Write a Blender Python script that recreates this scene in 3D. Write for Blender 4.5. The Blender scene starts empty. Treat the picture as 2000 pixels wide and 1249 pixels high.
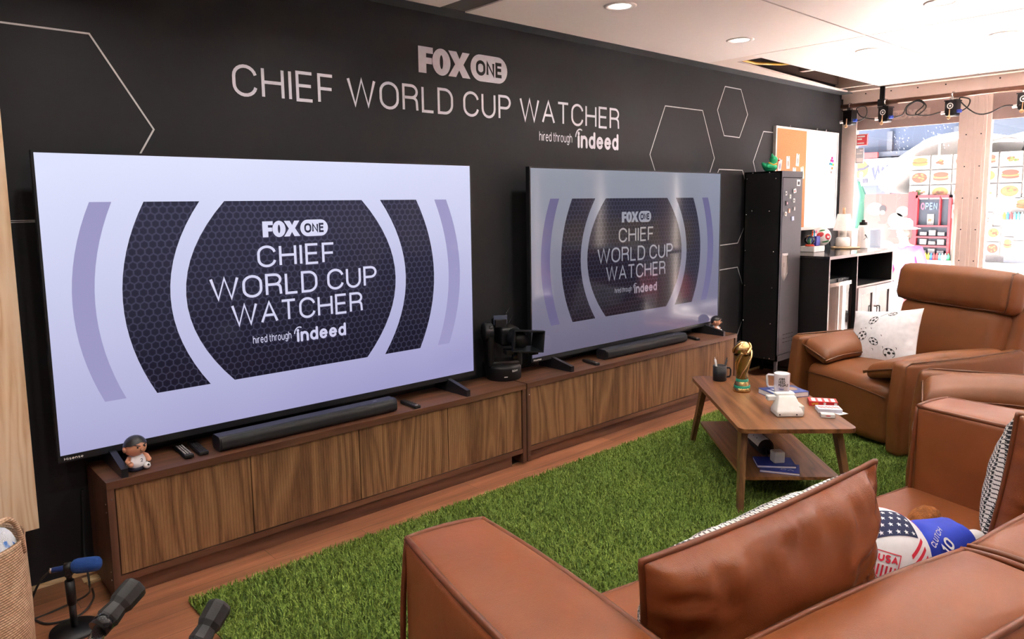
import bpy, math, random
import numpy as np
from mathutils import Vector, Matrix, noise as mnoise
S = bpy.context.scene
COL = S.collection
PI = math.pi
random.seed(7)
rng = np.random.default_rng(7)
R = math.radians

# ------------------------------------------------------------------ camera
cam_data = bpy.data.cameras.new('camera'); cam = bpy.data.objects.new('camera', cam_data); COL.objects.link(cam)
YAW, PITCH, ROLL, FPX, PPY = 0.734499, -0.118652, -0.0134755, 1433.74, 569.807
d = Vector((math.sin(YAW)*math.cos(PITCH), math.cos(YAW)*math.cos(PITCH), math.sin(PITCH)))
r0 = Vector((math.cos(YAW), -math.sin(YAW), 0)); u0 = r0.cross(d)
rr = r0*math.cos(ROLL)+u0*math.sin(ROLL); uu = -r0*math.sin(ROLL)+u0*math.cos(ROLL)
cam.matrix_world = Matrix(((rr.x, uu.x, -d.x, -0.5701), (rr.y, uu.y, -d.y, -3.4088), (rr.z, uu.z, -d.z, 1.60154), (0, 0, 0, 1)))
cam_data.sensor_width = 36; cam_data.lens = FPX/2000*36; cam_data.sensor_fit = 'HORIZONTAL'
cam_data.shift_y = (PPY-624.5)/2000; cam_data.clip_start = 0.02
S.camera = cam
# ------------------------------------------------------------------ world, sun, exposure
S.view_settings.view_transform = 'Standard'; S.view_settings.look = 'None'
S.view_settings.gamma = 1; S.view_settings.use_curve_mapping = False
S.view_settings.exposure = 0.35
S.cycles.sample_clamp_indirect = 0
S.cycles.diffuse_bounces = 5
W = bpy.data.worlds.new('world'); S.world = W; W.use_nodes = True
bg = W.node_tree.nodes['Background']; bg.inputs[0].default_value = (0.92, 0.95, 1.0, 1); bg.inputs[1].default_value = 5
sl = bpy.data.lights.new('sun', 'SUN'); sl.energy = 230; sl.angle = 0.02; sl.color = (1, .95, .88)
sun = bpy.data.objects.new('sun', sl); COL.objects.link(sun)
sun.rotation_euler = Vector((-0.10, -0.42, -0.88)).to_track_quat('-Z', 'Y').to_euler()

# ------------------------------------------------------------------ object helpers
def tag(o, label=None, cat=None, group=None, kind=None):
    if label: o['label'] = label
    if cat: o['category'] = cat
    if group: o['group'] = group
    if kind: o['kind'] = kind
    return o
def thing(name, label, cat, loc=(0, 0, 0), rz=0, group=None):
    o = bpy.data.objects.new(name, None); COL.objects.link(o); o.empty_display_size = .05
    o.location = loc; o.rotation_euler = (0, 0, rz)
    return tag(o, label, cat, group)
def copy_tree(o, parent=None):
    c = o.copy(); COL.objects.link(c); c.parent = parent
    for ch in list(o.children): copy_tree(ch, c)
    return c

class MB:
    """collects geometry and links it as one mesh object"""
    def __init__(s): s.v = []; s.f = []; s.m = []; s.s = []; s.T = None
    def add(s, V, F, m=0, sm=False):
        b = len(s.v)
        if s.T is not None: V = [tuple(s.T @ Vector(p)) for p in V]
        s.v += [tuple(p) for p in V]
        for f in F: s.f.append([b+i for i in f]); s.m.append(m); s.s.append(sm)
        return s
    def box(s, x0, x1, y0, y1, z0, z1, m=0, bev=0, sm=False):
        if bev:
            return s.soft((x0+x1)/2, (y0+y1)/2, (z0+z1)/2, abs(x1-x0)/2, abs(y1-y0)/2, abs(z1-z0)/2, bev, seg=2, n=1, m=m, sm=sm)
        V = [(x, y, z) for x in (x0, x1) for y in (y0, y1) for z in (z0, z1)]
        return s.add(V, [(0, 1, 3, 2), (4, 6, 7, 5), (0, 4, 5, 1), (2, 3, 7, 6), (0, 2, 6, 4), (1, 5, 7, 3)], m)
    def soft(s, cx, cy, cz, hx, hy, hz, r, bulge=(0, 0, 0), n=8, seg=4, m=0, sm=True, fn=None):
        h = (hx, hy, hz); r = min(r, *h)
        def lines(H):
            a = [-H+r*i/seg for i in range(seg)]
            mid = [-H+r+(2*H-2*r)*i/n for i in range(n+1)] if H-r > 1e-6 else [0.0]
            return a+mid+[-x for x in reversed(a)]
        L = [lines(H) for H in h]
        idx = {}; V = []; F = []
        def vert(p):
            k = tuple(round(c, 6) for c in p)
            if k in idx: return idx[k]
            q = [0, 0, 0]; dd = [0, 0, 0]
            for i in range(3):
                inn = max(-(h[i]-r), min(h[i]-r, p[i])); dd[i] = p[i]-inn; q[i] = inn
            ln = math.sqrt(sum(x*x for x in dd)) or 1
            mx = max(abs(x) for x in dd) or 1
            for i in range(3): q[i] += dd[i]/ln*r*(1 if mx > 1e-9 else 0)
            t = [q[i]/h[i] if h[i] else 0 for i in range(3)]
            for i in range(3):
                if bulge[i]:
                    a, b = [j for j in range(3) if j != i]
                    w = max(0, 1-t[a]**2)*max(0, 1-t[b]**2)
                    q[i] += math.copysign(bulge[i]*w**.7, t[i])*min(1, abs(t[i])**2)
            if fn: q = fn(q, t)
            idx[k] = len(V); V.append((cx+q[0], cy+q[1], cz+q[2])); return idx[k]
        for ax in range(3):
            a, b = [j for j in range(3) if j != ax]
            for sgn in (-1, 1):
                for i in range(len(L[a])-1):
                    for j in range(len(L[b])-1):
                        ps = []
                        for (ii, jj) in ((i, j), (i+1, j), (i+1, j+1), (i, j+1)):
                            p = [0, 0, 0]; p[ax] = sgn*h[ax]; p[a] = L[a][ii]; p[b] = L[b][jj]; ps.append(vert(p))
                        if (sgn > 0) == (ax == 1): ps.reverse()
                        F.append(ps)
        return s.add(V, F, m, sm)
    def cyl(s, p0, p1, r0, r1=None, n=20, m=0, sm=True, caps=True):
        return s.tube([p0, p1], r0 if r1 is None else [r0, r1], n, m, sm, caps)
    def tube(s, pts, r, n=10, m=0, sm=True, caps=True, closed=False):
        P = [Vector(p) for p in pts]; k = len(P)
        rs = r if isinstance(r, (list, tuple)) else [r]*k
        V = []; F = []; up = None
        for i in range(k):
            a = P[(i-1) % k] if closed or i > 0 else P[i]; b = P[(i+1) % k] if closed or i < k-1 else P[i]
            t = (b-a).normalized()
            if up is None:
                up = Vector((0, 0, 1)) if abs(t.z) < .9 else Vector((1, 0, 0))
            up = (up-t*up.dot(t)); up = up.normalized() if up.length > 1e-6 else t.orthogonal().normalized()
            w = t.cross(up)
            for j in range(n):
                an = 2*PI*j/n; V.append(tuple(P[i]+(up*math.cos(an)+w*math.sin(an))*rs[i]))
        for i in range(k if closed else k-1):
            i2 = (i+1) % k
            for j in range(n): F.append((i*n+j, i*n+(j+1) % n, i2*n+(j+1) % n, i2*n+j))
        s.add(V, F, m, sm)
        if caps and not closed:
            s.add(V[:n], [tuple(range(n-1, -1, -1))], m); s.add(V[-n:], [tuple(range(n))], m)
        return s
    def lathe(s, prof, c=(0, 0, 0), n=28, m=0, sm=True, fn=None, axis='z'):
        V = []; F = []; k = len(prof)
        for (r, z) in prof:
            for j in range(n):
                a = 2*PI*j/n; p = (r*math.cos(a), r*math.sin(a), z)
                if axis == 'x': p = (p[2], p[0], p[1])
                if axis == 'y': p = (p[0], p[2], p[1]*-1)
                p = (c[0]+p[0], c[1]+p[1], c[2]+p[2])
                V.append(fn(p) if fn else p)
        for i in range(k-1):
            for j in range(n): F.append((i*n+j, i*n+(j+1) % n, (i+1)*n+(j+1) % n, (i+1)*n+j))
        return s.add(V, F, m, sm)
    def sphere(s, c, r, n=20, m=0, sc=(1, 1, 1), fn=None):
        V = [];F = [];k = n//2
        for i in range(k+1):
            th = PI*i/k
            for j in range(n):
                a = 2*PI*j/n; p = (c[0]+r*sc[0]*math.sin(th)*math.cos(a), c[1]+r*sc[1]*math.sin(th)*math.sin(a), c[2]+r*sc[2]*math.cos(th))
                V.append(fn(p) if fn else p)
        for i in range(k):
            for j in range(n): F.append((i*n+j, (i+1)*n+j, (i+1)*n+(j+1) % n, i*n+(j+1) % n))
        return s.add(V, F, m, True)
    def prism(s, poly, y0, y1, m=0, plane='xz'):
        """extrude a polygon; plane xz -> along y, xy -> along z, yz -> along x"""
        def P(a, b, c): return {'xz': (a, c, b), 'xy': (a, b, c), 'yz': (c, a, b)}[plane]
        n = len(poly); V = [P(a, b, y0) for a, b in poly]+[P(a, b, y1) for a, b in poly]
        F = [tuple(range(n)), tuple(range(2*n-1, n-1, -1))]+[(i, i+n, (i+1) % n+n, (i+1) % n) for i in range(n)]
        return s.add(V, F, m)
    def poly(s, pts, m=0): return s.add(pts, [tuple(range(len(pts)))], m)
    def build(s, name, mats, parent=None, fix=True):
        me = bpy.data.meshes.new(name); me.from_pydata(s.v, [], s.f)
        if not isinstance(mats, (list, tuple)): mats = [mats]
        for x in mats: me.materials.append(x)
        me.polygons.foreach_set('material_index', s.m); me.polygons.foreach_set('use_smooth', s.s)
        me.update()
        if fix:
            import bmesh
            bm = bmesh.new(); bm.from_mesh(me); bmesh.ops.remove_doubles(bm, verts=bm.verts, dist=1e-6)
            bmesh.ops.recalc_face_normals(bm, faces=bm.faces); bm.to_mesh(me); bm.free()
        o = bpy.data.objects.new(name, me); COL.objects.link(o)
        if parent: o.parent = parent
        return o

# ------------------------------------------------------------------ materials
SCR = 2**-.35   # screens and lamp faces are set for the camera exposure
class NT:
    def __init__(s, name):
        s.mat = bpy.data.materials.new(name); s.mat.use_nodes = True; s.t = s.mat.node_tree
        s.b = s.t.nodes['Principled BSDF']; s.out = s.t.nodes['Material Output']
    def n(s, typ, **kw):
        o = s.t.nodes.new(typ)
        for k, v in kw.items(): setattr(o, k, v)
        return o
    def l(s, a, b): s.t.links.new(a, b)
    def inp(s, node, i, v):
        if hasattr(v, 'is_linked') or hasattr(v, 'links'): s.l(v, node.inputs[i])
        else: node.inputs[i].default_value = v
    def math(s, op, a, b=0.0, c=None):
        o = s.n('ShaderNodeMath', operation=op); s.inp(o, 0, a); s.inp(o, 1, b)
        if c is not None: s.inp(o, 2, c)
        return o.outputs[0]
    def coord(s, scale=(1, 1, 1), kind='Object', rot=(0, 0, 0)):
        c = s.n('ShaderNodeTexCoord'); m = s.n('ShaderNodeMapping'); m.inputs['Scale'].default_value = scale; m.inputs['Rotation'].default_value = rot
        s.l(c.outputs[kind], m.inputs[0]); return m.outputs[0]
    def noise(s, vec, scale, detail=3, rough=.5, dist=0):
        o = s.n('ShaderNodeTexNoise'); s.l(vec, o.inputs['Vector'])
        o.inputs['Scale'].default_value = scale; o.inputs['Detail'].default_value = detail; o.inputs['Roughness'].default_value = rough; o.inputs['Distortion'].default_value = dist
        return o.outputs[0]
    def ramp(s, fac, stops, interp='LINEAR'):
        o = s.n('ShaderNodeValToRGB'); s.l(fac, o.inputs[0]); cr = o.color_ramp; cr.interpolation = interp
        while len(cr.elements) < len(stops): cr.elements.new(.5)
        for e, (p, c) in zip(cr.elements, stops): e.position = p; e.color = (*c, 1)
        return o.outputs[0]
    def mix(s, f, a, b):
        o = s.n('ShaderNodeMix', data_type='RGBA'); s.inp(o, 0, f)
        for i, v in ((6, a), (7, b)):
            if isinstance(v, tuple): o.inputs[i].default_value = (*v[:3], 1)
            else: s.l(v, o.inputs[i])
        return o.outputs[2]
    def bump(s, h, strength=.3, dist=.01):
        o = s.n('ShaderNodeBump'); o.inputs['Strength'].default_value = strength; o.inputs['Distance'].default_value = dist
        s.l(h, o.inputs['Height']); s.l(o.outputs[0], s.b.inputs['Normal'])
    def col(s, c): 
        if isinstance(c, tuple): s.b.inputs['Base Color'].default_value = (*c[:3], 1)
        else: s.l(c, s.b.inputs['Base Color'])
    def set(s, **kw):
        for k, v in kw.items(): s.b.inputs[k.replace('_', ' ')].default_value = v
        return s
def srgb(r, g, b):
    f = lambda c: (c/255/12.92) if c/255 <= .04045 else ((c/255+.055)/1.055)**2.4
    return (f(r), f(g), f(b))
def plain(name, c, rough=.5, metal=0, var=.06, scale=30, bump=0, bscale=200, bdist=.002, spec=.5, coat=0):
    """base colour with a slight procedural mottling and optional fine bump"""
    t = NT(name); v = t.coord(); nz = t.noise(v, scale, 4)
    t.col(t.ramp(nz, [(.3, tuple(x*(1-var) for x in c)), (.7, tuple(min(1, x*(1+var)) for x in c))]))
    t.set(Roughness=rough, Metallic=metal, Specular_IOR_Level=spec, Coat_Weight=coat)
    if bump: t.bump(t.noise(v, bscale, 2), bump, bdist)
    return t.mat
def emit(name, c, st=1.0, rough=.4, spec=.5):
    st = st*SCR
    t = NT(name); t.col((0.0, 0.0, 0.0)); v = t.coord(); nz = t.noise(v, 6, 2)
    t.l(t.ramp(nz, [(.3, tuple(x*.985 for x in c)), (.7, c)]), t.b.inputs['Emission Color'])
    t.set(Emission_Strength=st, Roughness=rough, Specular_IOR_Level=spec); return t.mat
def wood(name, cs, grain='z', stretch=12, scale=3.0, rough=.45, ring=.5, bump=.15, fine=70):
    t = NT(name); i = 'xyz'.index(grain); sc = [1, 1, 1]; sc[i] = 1/stretch
    v = t.coord(tuple(sc)); warp = t.noise(v, scale*1.3, 3, .5)
    add = t.n('ShaderNodeMixRGB', blend_type='ADD'); add.inputs[0].default_value = .18; t.l(v, add.inputs[1])
    wn = t.n('ShaderNodeTexNoise'); t.l(v, wn.inputs['Vector']); wn.inputs['Scale'].default_value = scale*1.2; wn.inputs['Detail'].default_value = 2; t.l(wn.outputs[1], add.inputs[2])
    big = t.noise(add.outputs[0], scale, 2, .5, .4)
    ringv = t.math('FRACT', t.math('MULTIPLY', big, 14.0*ring+2))
    tri = t.math('ABSOLUTE', t.math('SUBTRACT', ringv, .5)); tri = t.math('MULTIPLY', tri, 2)
    fn = t.noise(v, fine, 4, .6)
    f = t.math('ADD', t.math('MULTIPLY', tri, .5), t.math('MULTIPLY', fn, .55))
    f = t.math('ADD', f, t.math('MULTIPLY', t.math('SUBTRACT', warp, .5), .35))
    t.col(t.ramp(f, [(.2, cs[0]), (.5, cs[1]), (.85, cs[2])]))
    t.set(Roughness=rough); t.bump(fn, bump, .001); return t.mat
def glassy(name, tint=(1, 1, 1), refl=1.0, rough=0.0):
    t = NT(name); tr = t.n('ShaderNodeBsdfTransparent'); gl = t.n('ShaderNodeBsdfGlossy'); fr = t.n('ShaderNodeFresnel'); mx = t.n('ShaderNodeMixShader')
    v = t.coord(); nz = t.noise(v, 4, 2)
    t.l(t.ramp(nz, [(.2, tuple(x*.97 for x in tint)), (.8, tint)]), tr.inputs[0]); gl.inputs[0].default_value = (1, 1, 1, 1); gl.inputs['Roughness'].default_value = rough; fr.inputs[0].default_value = 1.5
    t.l(t.math('MULTIPLY', fr.outputs[0], refl), mx.inputs[0]); t.l(tr.outputs[0], mx.inputs[1]); t.l(gl.outputs[0], mx.inputs[2]); t.l(mx.outputs[0], t.out.inputs[0]); return t.mat

M = {}
M['wall'] = plain('black_wall_vinyl', (.0130, .0142, .0178), .62, bump=.05, bscale=60, spec=.35)
M['vinyl'] = plain('white_vinyl', (.66, .66, .76), .5)
M['line'] = plain('pale_line_vinyl', (.55, .55, .57), .5)
M['ceil'] = plain('ceiling_panel_white', (.90, .845, .825), .45, var=.015)
M['dark'] = plain('dark_void', (.02, .016, .015), .8)
M['steel'] = plain('blue_grey_steel', (.075, .085, .10), .5, .3)
M['beam'] = plain('grey_beam', (.10, .09, .08), .6)
M['alu'] = plain('beige_window_profile', (.80, .70, .65), .42, .05, var=.02)
M['film'] = plain('brown_header_film', (.42, .33, .31), .4, var=.03)
M['filmtext'] = plain('pale_header_lettering', (.60, .50, .47), .4)
M['white'] = plain('white_paint', (.8, .8, .8), .5, var=.02)
M['frontwall'] = plain('pale_plaster', (.62, .55, .52), .7)
M['bp'] = plain('black_plastic', (.006, .006, .0075), .42, spec=.4)
M['bp2'] = plain('dark_grey_plastic', (.011, .012, .0155), .38, spec=.4)
M['bgloss'] = plain('glossy_black', (.010, .010, .012), .18)
M['rubber'] = plain('black_rubber', (.014, .014, .015), .6, bump=.15, bscale=400)
M['cloth_black'] = plain('black_speaker_cloth', (.006, .0068, .0095), .7, bump=.3, bscale=900)
M['chrome'] = plain('chrome', (.75, .75, .77), .15, 1)
M['metal'] = plain('brushed_metal', (.6, .58, .56), .35, 1)
M['gold'] = plain('polished_gold', (.58, .42, .19), .22, 1, var=.2, scale=18, bump=.2, bscale=40, bdist=.004)
M['green_band'] = plain('malachite_green', (.005, .22, .13), .35)
M['leather'] = None
def leather(name, c, c2, wr=.35, rough=.36):
    t = NT(name); v = t.coord()
    n1 = t.noise(v, 5, 4, .55); n2 = t.noise(v, 260, 3); vor = t.n('ShaderNodeTexVoronoi'); vor.inputs['Scale'].default_value = 420; t.l(v, vor.inputs['Vector'])
    t.col(t.ramp(n1, [(.3, c), (.7, c2)]))
    n3 = t.noise(v, 7, 3, .5, 1.2)
    h = t.math('ADD', t.math('MULTIPLY', vor.outputs[0], .08), t.math('ADD', t.math('MULTIPLY', n2, .05), t.math('MULTIPLY', n3, wr*2.2)))
    rf = t.math('ADD', t.math('MULTIPLY', n1, .12), rough-.06); t.l(rf, t.b.inputs['Roughness'])
    t.bump(h, .35, .012); t.set(Specular_IOR_Level=.42); return t.mat
M['leather'] = leather('tan_leather', (.205, .058, .017), (.26, .080, .025), .18, .40)
M['leather_w'] = leather('wrinkled_tan_leather', (.205, .055, .017), (.265, .080, .026), .22, .25)
M['leather_r'] = leather('smooth_tan_leather', (.160, .053, .0145), (.200, .068, .0195), .12, .44)
M['piping_r'] = plain('recliner_piping', (.105, .036, .012), .45)
M['piping'] = plain('leather_piping', (.16, .045, .015), .42)
wal = [srgb(96, 65, 42), srgb(126, 91, 61), srgb(150, 112, 77)]
M['door'] = wood('walnut_door_grain', wal, 'z', 9, 3.2, .5, 1.0)
M['walnut'] = wood('walnut_top_grain', [srgb(74, 46, 33), srgb(96, 63, 46), srgb(114, 78, 58)], 'x', 14, 4, .42, .3)
M['walnut_v'] = wood('walnut_side_grain', [srgb(70, 44, 32), srgb(90, 60, 45), srgb(104, 72, 55)], 'z', 14, 4, .45, .3)
M['table'] = wood('brown_table_grain', [srgb(84, 52, 30), srgb(120, 78, 48), srgb(146, 100, 64)], 'x', 12, 5, .33, .3, fine=50)
M['tleg'] = wood('brown_leg_grain', [srgb(84, 56, 34), srgb(112, 78, 48), srgb(136, 98, 62)], 'z', 10, 6, .4, .4)
M['pine'] = wood('pale_pine_grain', [srgb(214, 176, 136), srgb(232, 204, 170), srgb(240, 218, 190)], 'z', 10, 5, .5, .8)
M['shim'] = wood('raw_wood', [srgb(190, 160, 115), srgb(214, 186, 140), srgb(226, 204, 164)], 'x', 6, 9, .6)

def floor_mat():
    t = NT('red_brown_laminate'); v = t.coord()
    br = t.n('ShaderNodeTexBrick'); t.l(v, br.inputs['Vector']); br.inputs['Scale'].default_value = 1; br.inputs['Brick Width'].default_value = 1.2; br.inputs['Row Height'].default_value = .15
    br.inputs['Mortar Size'].default_value = .0012; br.inputs['Mortar'].default_value = (.25, .25, .25, 1); br.inputs['Color1'].default_value = (.8, .8, .8, 1); br.inputs['Color2'].default_value = (1.15, 1.15, 1.15, 1); br.offset = .37
    v2 = t.coord((.08, 1, 1)); n = t.noise(v2, 16, 5, .6, .6)
    c = t.ramp(n, [(.3, srgb(106, 64, 44)), (.55, srgb(146, 95, 68)), (.75, srgb(170, 118, 88))])
    m = t.n('ShaderNodeMixRGB', blend_type='MULTIPLY'); m.inputs[0].default_value = 1; t.l(c, m.inputs[1]); t.l(br.outputs[0], m.inputs[2])
    t.col(m.outputs[0]); t.set(Roughness=.35); return t.mat
M['floor'] = floor_mat()
def houndstooth():
    t = NT('houndstooth_cloth'); v = t.coord((520, 520, 520)); sp = t.n('ShaderNodeSeparateXYZ'); t.l(v, sp.inputs[0])
    xi = t.math('FLOOR', sp.outputs[0]); yi = t.math('FLOOR', sp.outputs[2])
    w = t.math('LESS_THAN', t.math('FLOORED_MODULO', xi, 8.0), 4.0); f = t.math('LESS_THAN', t.math('FLOORED_MODULO', yi, 8.0), 4.0)
    top = t.math('LESS_THAN', t.math('FLOORED_MODULO', t.math('ADD', xi, yi), 4.0), 2.0)
    k = t.math('ADD', t.math('MULTIPLY', w, top), t.math('MULTIPLY', f, t.math('SUBTRACT', 1.0, top)))
    t.col(t.mix(k, (.012, .013, .018), (.72, .70, .68))); t.set(Roughness=.85); return t.mat
M['hound'] = houndstooth()
def hexmat(name, c0, c1, st, cell=.034, spec=.5):
    st = st*SCR
    """dark hexagon mesh picture on a screen"""
    t = NT(name); v = t.coord((1/cell, 1, 1/cell)); sp = t.n('ShaderNodeSeparateXYZ'); t.l(v, sp.inputs[0]); x, z = sp.outputs[0], sp.outputs[2]
    sy = 1.7320508
    def cellc(ox, oz):
        a = t.math('SUBTRACT', t.math('FLOORED_MODULO', t.math('ADD', x, ox), 1.0), .5)
        b = t.math('SUBTRACT', t.math('FLOORED_MODULO', t.math('ADD', z, oz), sy), sy/2)
        a = t.math('ABSOLUTE', a); b = t.math('ABSOLUTE', b)
        hd = t.math('MAXIMUM', a, t.math('ADD', t.math('MULTIPLY', a, .5), t.math('MULTIPLY', b, .8660254)))
        return hd
    hmin = t.math('MINIMUM', cellc(50.0, 50*sy), cellc(50.5, 50.5*sy))
    k = t.math('MULTIPLY', t.math('GREATER_THAN', hmin, .46), .55)
    k2 = t.math('LESS_THAN', hmin, .36)
    gz = t.n('ShaderNodeTexCoord'); sp2 = t.n('ShaderNodeSeparateXYZ'); t.l(gz.outputs['Object'], sp2.inputs[0])
    g = t.math('MULTIPLY', t.math('ADD', sp2.outputs[2], .55), .85)
    base = t.mix(g, c0, c1); edge = t.mix(.5, base, tuple(min(1, x*2.2+.008) for x in c1)); inner = t.mix(.35, base, (0, 0, 0))
    c = t.mix(k, t.mix(k2, base, inner), edge)
    t.col((0., 0., 0.)); t.l(c, t.b.inputs['Emission Color']); t.set(Emission_Strength=st, Roughness=.08, Specular_IOR_Level=spec); return t.mat
def screen_bg(name, lo, hi, st, spec=.5, side=.0):
    st = st*SCR
    t = NT(name); gz = t.n('ShaderNodeTexCoord'); sp = t.n('ShaderNodeSeparateXYZ'); t.l(gz.outputs['Object'], sp.inputs[0])
    g = t.math('SUBTRACT', t.math('ADD', t.math('MULTIPLY', sp.outputs[2], .75), .5), t.math('MULTIPLY', sp.outputs[0], side)); n = t.noise(gz.outputs['Object'], 1.2, 2)
    g = t.math('ADD', g, t.math('MULTIPLY', t.math('SUBTRACT', n, .5), .2))
    t.col((0., 0., 0.)); t.l(t.ramp(g, [(0, lo), (1, hi)]), t.b.inputs['Emission Color']); t.set(Emission_Strength=st, Roughness=.08, Specular_IOR_Level=spec); return t.mat

# ------------------------------------------------------------------ lettering
def arc(cx, cy, rx, ry, a0, a1, n=10): return [(cx+rx*math.cos(R(a0+(a1-a0)*i/n)), cy+ry*math.sin(R(a0+(a1-a0)*i/n))) for i in range(n+1)]
G = {
 'C': ([arc(.36, .64, .36, .36, 12, 180)+arc(.36, .36, .36, .36, 180, 348)], .70),
 'H': ([[(0, 0), (0, 1)], [(.68, 0), (.68, 1)], [(0, .52), (.68, .52)]], .68),
 'I': ([[(0, 0), (0, 1)]], .0),
 'E': ([[(.54, 1), (0, 1), (0, 0), (.54, 0)], [(0, .53), (.5, .53)]], .54),
 'F': ([[(.52, 1), (0, 1), (0, 0)], [(0, .5), (.48, .5)]], .52),
 'W': ([[(0, 1), (.27, 0), (.54, 1), (.81, 0), (1.08, 1)]], 1.08),
 'O': ([arc(.37, .64, .37, .36, 0, 180)+arc(.37, .36, .37, .36, 180, 360)+[(.74, .64)]], .74),
 'R': ([[(0, 0), (0, 1), (.36, 1)]+arc(.36, .755, .25, .245, 90, -90)+[(0, .51)], [(.34, .51)]+arc(.40, .33, .2, .18, 90, 0, 6)+[(.62, 0)]], .62),
 'L': ([[(0, 1), (0, 0), (.5, 0)]], .5),
 'D': ([[(0, 0), (0, 1), (.30, 1)]+arc(.30, .62, .36, .38, 90, 0, 8)+arc(.30, .38, .36, .38, 0, -90, 8)+[(0, 0)]], .66),
 'U': ([[(0, 1), (0, .36)]+arc(.33, .36, .33, .36, 180, 360)+[(.66, 1)]], .66),
 'P': ([[(0, 0), (0, 1), (.34, 1)]+arc(.34, .735, .26, .265, 90, -90)+[(0, .47)]], .6),
 'A': ([[(0, 0), (.36, 1), (.72, 0)], [(.13, .34), (.59, .34)]], .72),
 'T': ([[(0, 1), (.66, 1)], [(.33, 1), (.33, 0)]], .66),
 'N': ([[(0, 0), (0, 1), (.62, 0), (.62, 1)]], .62),
 'S': ([arc(.3, .75, .28, .25, 20, 270, 9)+arc(.3, .25, .28, .25, 90, -160, 9)], .6),
 'G': ([arc(.36, .64, .36, .36, 20, 180)+arc(.36, .36, .36, .36, 180, 350)+[(.71, .46), (.42, .46)]], .72),
 'J': ([[(.42, 1), (.42, .25)]+arc(.21, .25, .21, .25, 0, -170, 8)], .42),
 'B': ([[(0, 0), (0, 1), (.34, 1)]+arc(.34, .76, .22, .24, 90, -90, 7)+[(0, .52)], [(.34, .52)]+arc(.34, .26, .25, .26, 90, -90, 7)+[(0, 0)]], .58),
 'Y': ([[(0, 1), (.32, .48), (.64, 1)], [(.32, .48), (.32, 0)]], .64),
 'X': ([[(0, 0), (.62, 1)], [(0, 1), (.62, 0)]], .62),
 '0': ([arc(.28, .7, .28, .3, 0, 180)+arc(.28, .3, .28, .3, 180, 360)+[(.56, .7)]], .56),
 '1': ([[(0, .75), (.22, 1), (.22, 0)]], .3),
 '2': ([arc(.28, .72, .27, .28, 170, -30, 9)+[(0, 0), (.58, 0)]], .58),
 'h': ([[(0, 0), (0, 1)], [(0, .4)]+arc(.23, .4, .23, .3, 180, 0, 8)+[(.46, 0)]], .46),
 'i': ([[(0, 0), (0, .7)], [(0, .92), (0, .96)]], .0),
 'r': ([[(0, 0), (0, .7)], [(0, .42)]+arc(.2, .42, .2, .28, 180, 70, 6)], .26),
 'e': ([[(.02, .37), (.48, .37)]+arc(.25, .35, .24, .35, 5, 320, 12)], .5),
 'd': ([[(.47, 0), (.47, 1)], arc(.235, .35, .235, .35, 0, 360, 14)], .47),
 't': ([[(.12, .95), (.12, .15)]+arc(.26, .15, .14, .15, 180, 280, 4), [(0, .68), (.3, .68)]], .3),
 'o': ([arc(.25, .35, .25, .35, 0, 360, 16)], .5),
 'u': ([[(0, .7), (0, .28)]+arc(.23, .28, .23, .28, 180, 360, 8)+[(.46, .7)], [(.46, .4), (.46, 0)]], .46),
 'g': ([arc(.235, .35, .235, .35, 0, 360, 14), [(.47, .7), (.47, -.05)]+arc(.235, -.05, .235, .22, 0, -150, 7)], .47),
 'n': ([[(0, 0), (0, .7)], [(0, .4)]+arc(.23, .4, .23, .3, 180, 0, 8)+[(.46, 0)]], .46),
 's': ([arc(.2, .53, .18, .17, 30, 270, 7)+arc(.2, .18, .19, .18, 90, -150, 7)], .4),
}
def ribbon(pts, w, closed=False, cap=False, dens=0):
    """a flat line of width w around 2-D points; returns points, faces"""
    P = [Vector((a, b)) for a, b in pts]
    Q = [P[0]]
    for p in P[1:]:
        if (p-Q[-1]).length > 1e-5: Q.append(p)
    if closed and (Q[0]-Q[-1]).length < 1e-5: Q.pop()
    if not closed and len(Q) > 3 and (Q[0]-Q[-1]).length < 1e-5: Q.pop(); closed = True
    k = len(Q); V = []; F = []
    if k < 2: return V, F
    if dens:
        Z = []
        for i in range(k if closed else k-1):
            a, b = Q[i], Q[(i+1) % k]; m_ = max(1, int((b-a).length/dens)); Z += [a+(b-a)*j/m_ for j in range(m_)]
        if not closed: Z.append(Q[-1])
        Q = Z; k = len(Q)
    for i in range(k):
        a = Q[i]-Q[i-1] if (i > 0 or closed) else Q[1]-Q[0]
        b = Q[(i+1) % k]-Q[i] if (i < k-1 or closed) else a
        a = a.normalized(); b = b.normalized()
        na = Vector((-a.y, a.x)); nb = Vector((-b.y, b.x)); m = (na+nb)
        m = m.normalized() if m.length > 1e-4 else na
        L = w/2/max(.60, m.dot(na))
        V += [tuple(Q[i]+m*L), tuple(Q[i]-m*L)]
    for i in range(k if closed else k-1):
        j = (i+1) % k; F.append((2*i, 2*i+1, 2*j+1, 2*j))
    if cap and not closed:
        for q in (Q[0], Q[-1]):
            b = len(V); V += [(q.x+w/2*math.cos(2*PI*i/12), q.y+w/2*math.sin(2*PI*i/12)) for i in range(12)]; F.append(tuple(range(b, b+12)))
    return V, F
TK = []
def lift(fn, a, b, k):
    p = Vector(fn(a, b)); n = (Vector(fn(a+1e-3, b))-p).cross(Vector(fn(a, b+1e-3))-p)
    return tuple(p+n.normalized()*.00016*k) if n.length > 0 else tuple(p)
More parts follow.
